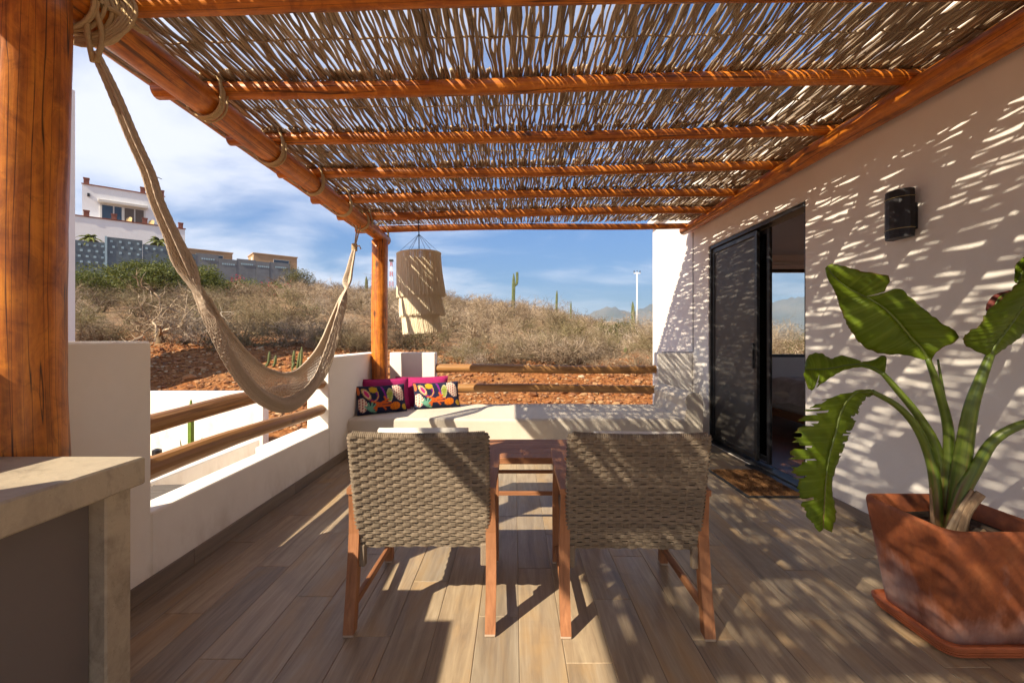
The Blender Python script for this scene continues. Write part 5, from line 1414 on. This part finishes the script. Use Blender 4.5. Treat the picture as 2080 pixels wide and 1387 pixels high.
def plant():
    t = thing('bird_of_paradise', (1.93, 2.03, .44), 'large-leaved bird-of-paradise plant growing in the terracotta pot', 'plant')
    def stalk(pts, r0, r1, nm='stalk', mat='stalk', flat=1.0):
        P = cr([at(*p) for p in pts], 22); part(nm, M[mat], t, lambda m: m.tube(P, np.linspace(r0, r1, 22), 10, flat=flat), smooth=True)
    stalk([(1918, 1090, 2.03), (1922, 1000, 2.03), (1927, 880, 2.03), (1904, 785, 2.01), (1884, 727, 1.99)], .030, .011)
    stalk([(1930, 1000, 2.05), (1932, 900, 2.05), (1916, 800, 2.05), (1905, 730, 2.05)], .014, .004)
    stalk([(1940, 1090, 1.99), (1950, 980, 1.98), (1958, 915, 1.97), (1972, 830, 1.95), (1992, 770, 1.94), (2012, 720, 1.93)], .042, .015)
    stalk([(1912, 1095, 2.05), (1914, 990, 2.05), (1902, 910, 2.06), (1866, 845, 2.08), (1815, 783, 2.10), (1792, 757, 2.10)], .028, .010)
    stalk([(1903, 1095, 2.02), (1901, 995, 2.02), (1888, 928, 2.02), (1861, 867, 2.01), (1822, 824, 2.0), (1771, 795, 1.99)], .026, .010)
    stalk([(1930, 1095, 1.97), (1955, 1003, 1.95), (1984, 950, 1.93), (2020, 893, 1.90), (2085, 859, 1.86), (2170, 850, 1.82)], .030, .013)
    stalk([(1943, 1095, 1.93), (1962, 1040, 1.92), (1992, 1002, 1.91)], .030, .022, 'cut_stalk', 'dead', .6)
    stalk([(1925, 1090, 1.93), (1950, 1040, 1.92), (1975, 995, 1.92)], .024, .010, 'cut_stalk', 'dead', .5)
    stalk([(1897, 1085, 1.95), (1893, 1040, 1.95), (1889, 990, 1.96)], .012, .004, 'cut_stalk', 'dead', .5)
    stalk([(1985, 1100, 1.88), (1993, 1085, 1.88), (2000, 1076, 1.88)], .012, .008, 'cut_stalk', 'dead', .7)
    # big blade facing us
    D = 2.02
    blade(t, [((1884, 729, 1.99), (1876, 731, 1.99), (1892, 731, 1.99)), ((1871, 707, 1.99), (1838, 721, 2.02), (1906, 712, 1.95)), ((1852, 688, 2.0), (1790, 718, 2.05), (1948, 684, 1.94)),
              ((1825, 655, 2.01), (1752, 702, 2.08), (1905, 650, 1.95)), ((1797, 627, 2.03), (1722, 661, 2.10), (1866, 619, 1.97)), ((1770, 609, 2.05), (1707, 627, 2.12), (1826, 586, 2.0)),
              ((1758, 603, 2.06), (1702, 611, 2.12), (1795, 598, 2.02)), ((1752, 600, 2.06), (1700, 604, 2.12), (1806, 563, 2.02)), ((1720, 583, 2.08), (1692, 585, 2.12), (1752, 551, 2.04)), ((1693, 560, 2.10), (1681, 566, 2.12), (1712, 540, 2.07)), ((1680, 540, 2.11), (1676, 545, 2.12), (1690, 536, 2.10))],
          slits={(1, 36), (1, 37)}, label='broad split blade facing us, streaked with sunlight')
    # right-hand leaf leaving the frame
    blade(t, [((2010, 723, 1.93), (2004, 722, 1.93), (2015, 726, 1.93)), ((2022, 700, 1.925), (1962, 702, 1.90), (2040, 708, 1.97)), ((2040, 675, 1.92), (1960, 680, 1.88), (2066, 690, 1.97)), ((2060, 648, 1.91), (1990, 660, 1.87), (2090, 668, 1.97)),
              ((2085, 612, 1.90), (2004, 634, 1.86), (2118, 640, 1.96)), ((2115, 575, 1.89), (2050, 592, 1.85), (2150, 600, 1.95)), ((2145, 535, 1.88), (2076, 562, 1.85), (2180, 560, 1.94)), ((2175, 480, 1.87), (2110, 505, 1.85), (2205, 500, 1.92)), ((2195, 430, 1.87), (2185, 432, 1.87), (2200, 432, 1.87))], label='long leaf leaning out at the right edge')
    blade(t, [((2018, 640, 2.02), (2012, 650, 2.02), (2025, 645, 2.02)), ((2025, 612, 2.02), (2002, 625, 2.03), (2045, 625, 2.0)), ((2040, 598, 2.02), (2018, 600, 2.03), (2055, 610, 2.0)), ((2060, 592, 2.02), (2050, 590, 2.03), (2066, 598, 2.0))], name='withered_leaf', mat='deadleaf', label='dark red withered leaf tip')
    blade(t, [((2066, 575, 2.1), (2060, 572, 2.1), (2075, 580, 2.1)), ((2075, 555, 2.1), (2061, 556, 2.1), (2095, 565, 2.1)), ((2092, 535, 2.1), (2065, 535, 2.1), (2115, 545, 2.1)), ((2120, 520, 2.1), (2100, 512, 2.1), (2140, 530, 2.1)), ((2160, 515, 2.1), (2150, 510, 2.1), (2165, 522, 2.1))])
    blade(t, [((2165, 851, 1.82), (2165, 846, 1.82), (2165, 856, 1.82)), ((2230, 850, 1.80), (2220, 800, 1.80), (2220, 890, 1.78)), ((2320, 870, 1.78), (2310, 800, 1.78), (2310, 930, 1.76)), ((2420, 920, 1.76), (2420, 880, 1.76), (2410, 950, 1.74)), ((2480, 960, 1.74), (2480, 955, 1.74), (2480, 965, 1.74))])
    # small forked leaf to the left
    blade(t, [((1794, 760, 2.10), (1790, 762, 2.10), (1798, 757, 2.10)), ((1775, 748, 2.10), (1772, 752, 2.10), (1798, 722, 2.12)), ((1752, 741, 2.10), (1748, 746, 2.09), (1760, 734, 2.12)), ((1722, 742, 2.10), (1715, 752, 2.08), (1712, 722, 2.13)), ((1696, 747, 2.09), (1690, 765, 2.07), (1688, 728, 2.13)), ((1672, 750, 2.09), (1662, 784, 2.06), (1666, 717, 2.13)), ((1652, 750, 2.09), (1644, 791, 2.06), (1643, 722, 2.13)), ((1634, 750, 2.09), (1632, 760, 2.06), (1634, 742, 2.13))],
          slits={(1, 13), (0, 31), (0, 32)}, cut=2, label='small forked leaf in front of the doorway')
    # torn drooping leaf
    ml = [(1771, 795), (1737, 797), (1711, 829), (1697, 878), (1684, 927), (1677, 976), (1674, 1024), (1672, 1072)]
    ll = [(1768, 790), (1690, 806), (1634, 836), (1614, 880), (1609, 930), (1620, 985), (1636, 1040), (1664, 1080)]
    rl = [(1772, 803), (1755, 812), (1742, 842), (1726, 882), (1706, 928), (1690, 985), (1698, 1045), (1690, 1081)]
    st = []
    for k in range(8): st.append(((*ml[k], 1.99 - .012 * k), (*ll[k], 1.96 - .012 * k), (*rl[k], 2.04 - .012 * k)))
    blade(t, st, slits={(0, i) for i in (8, 11, 12, 15, 18, 20, 21, 24, 25, 28, 33)} | {(1, i) for i in (10, 12, 13, 17, 18, 20, 23)}, cut=3, label='torn leaf drooping towards the floor')
plant()

# ------------------------------------------------------------------ the air
def haze():
    m = bpy.data.materials.new('haze_air'); m.use_nodes = True; nt = m.node_tree; nt.nodes.clear()
    out = nt.nodes.new('ShaderNodeOutputMaterial'); v = nt.nodes.new('ShaderNodeVolumePrincipled')
    v.inputs['Density'].default_value = .00010; v.inputs['Color'].default_value = (.62, .78, 1.0, 1); v.inputs['Anisotropy'].default_value = .1
    nt.links.new(v.outputs[0], out.inputs['Volume'])
    mb = MB(); mb.box((0, 250, 205), (14400, 13100, 470), 0); o = mb.build('haze', m); tag(o, 'thin blue air between the deck and the far mountains', 'haze', kind='stuff')
haze()
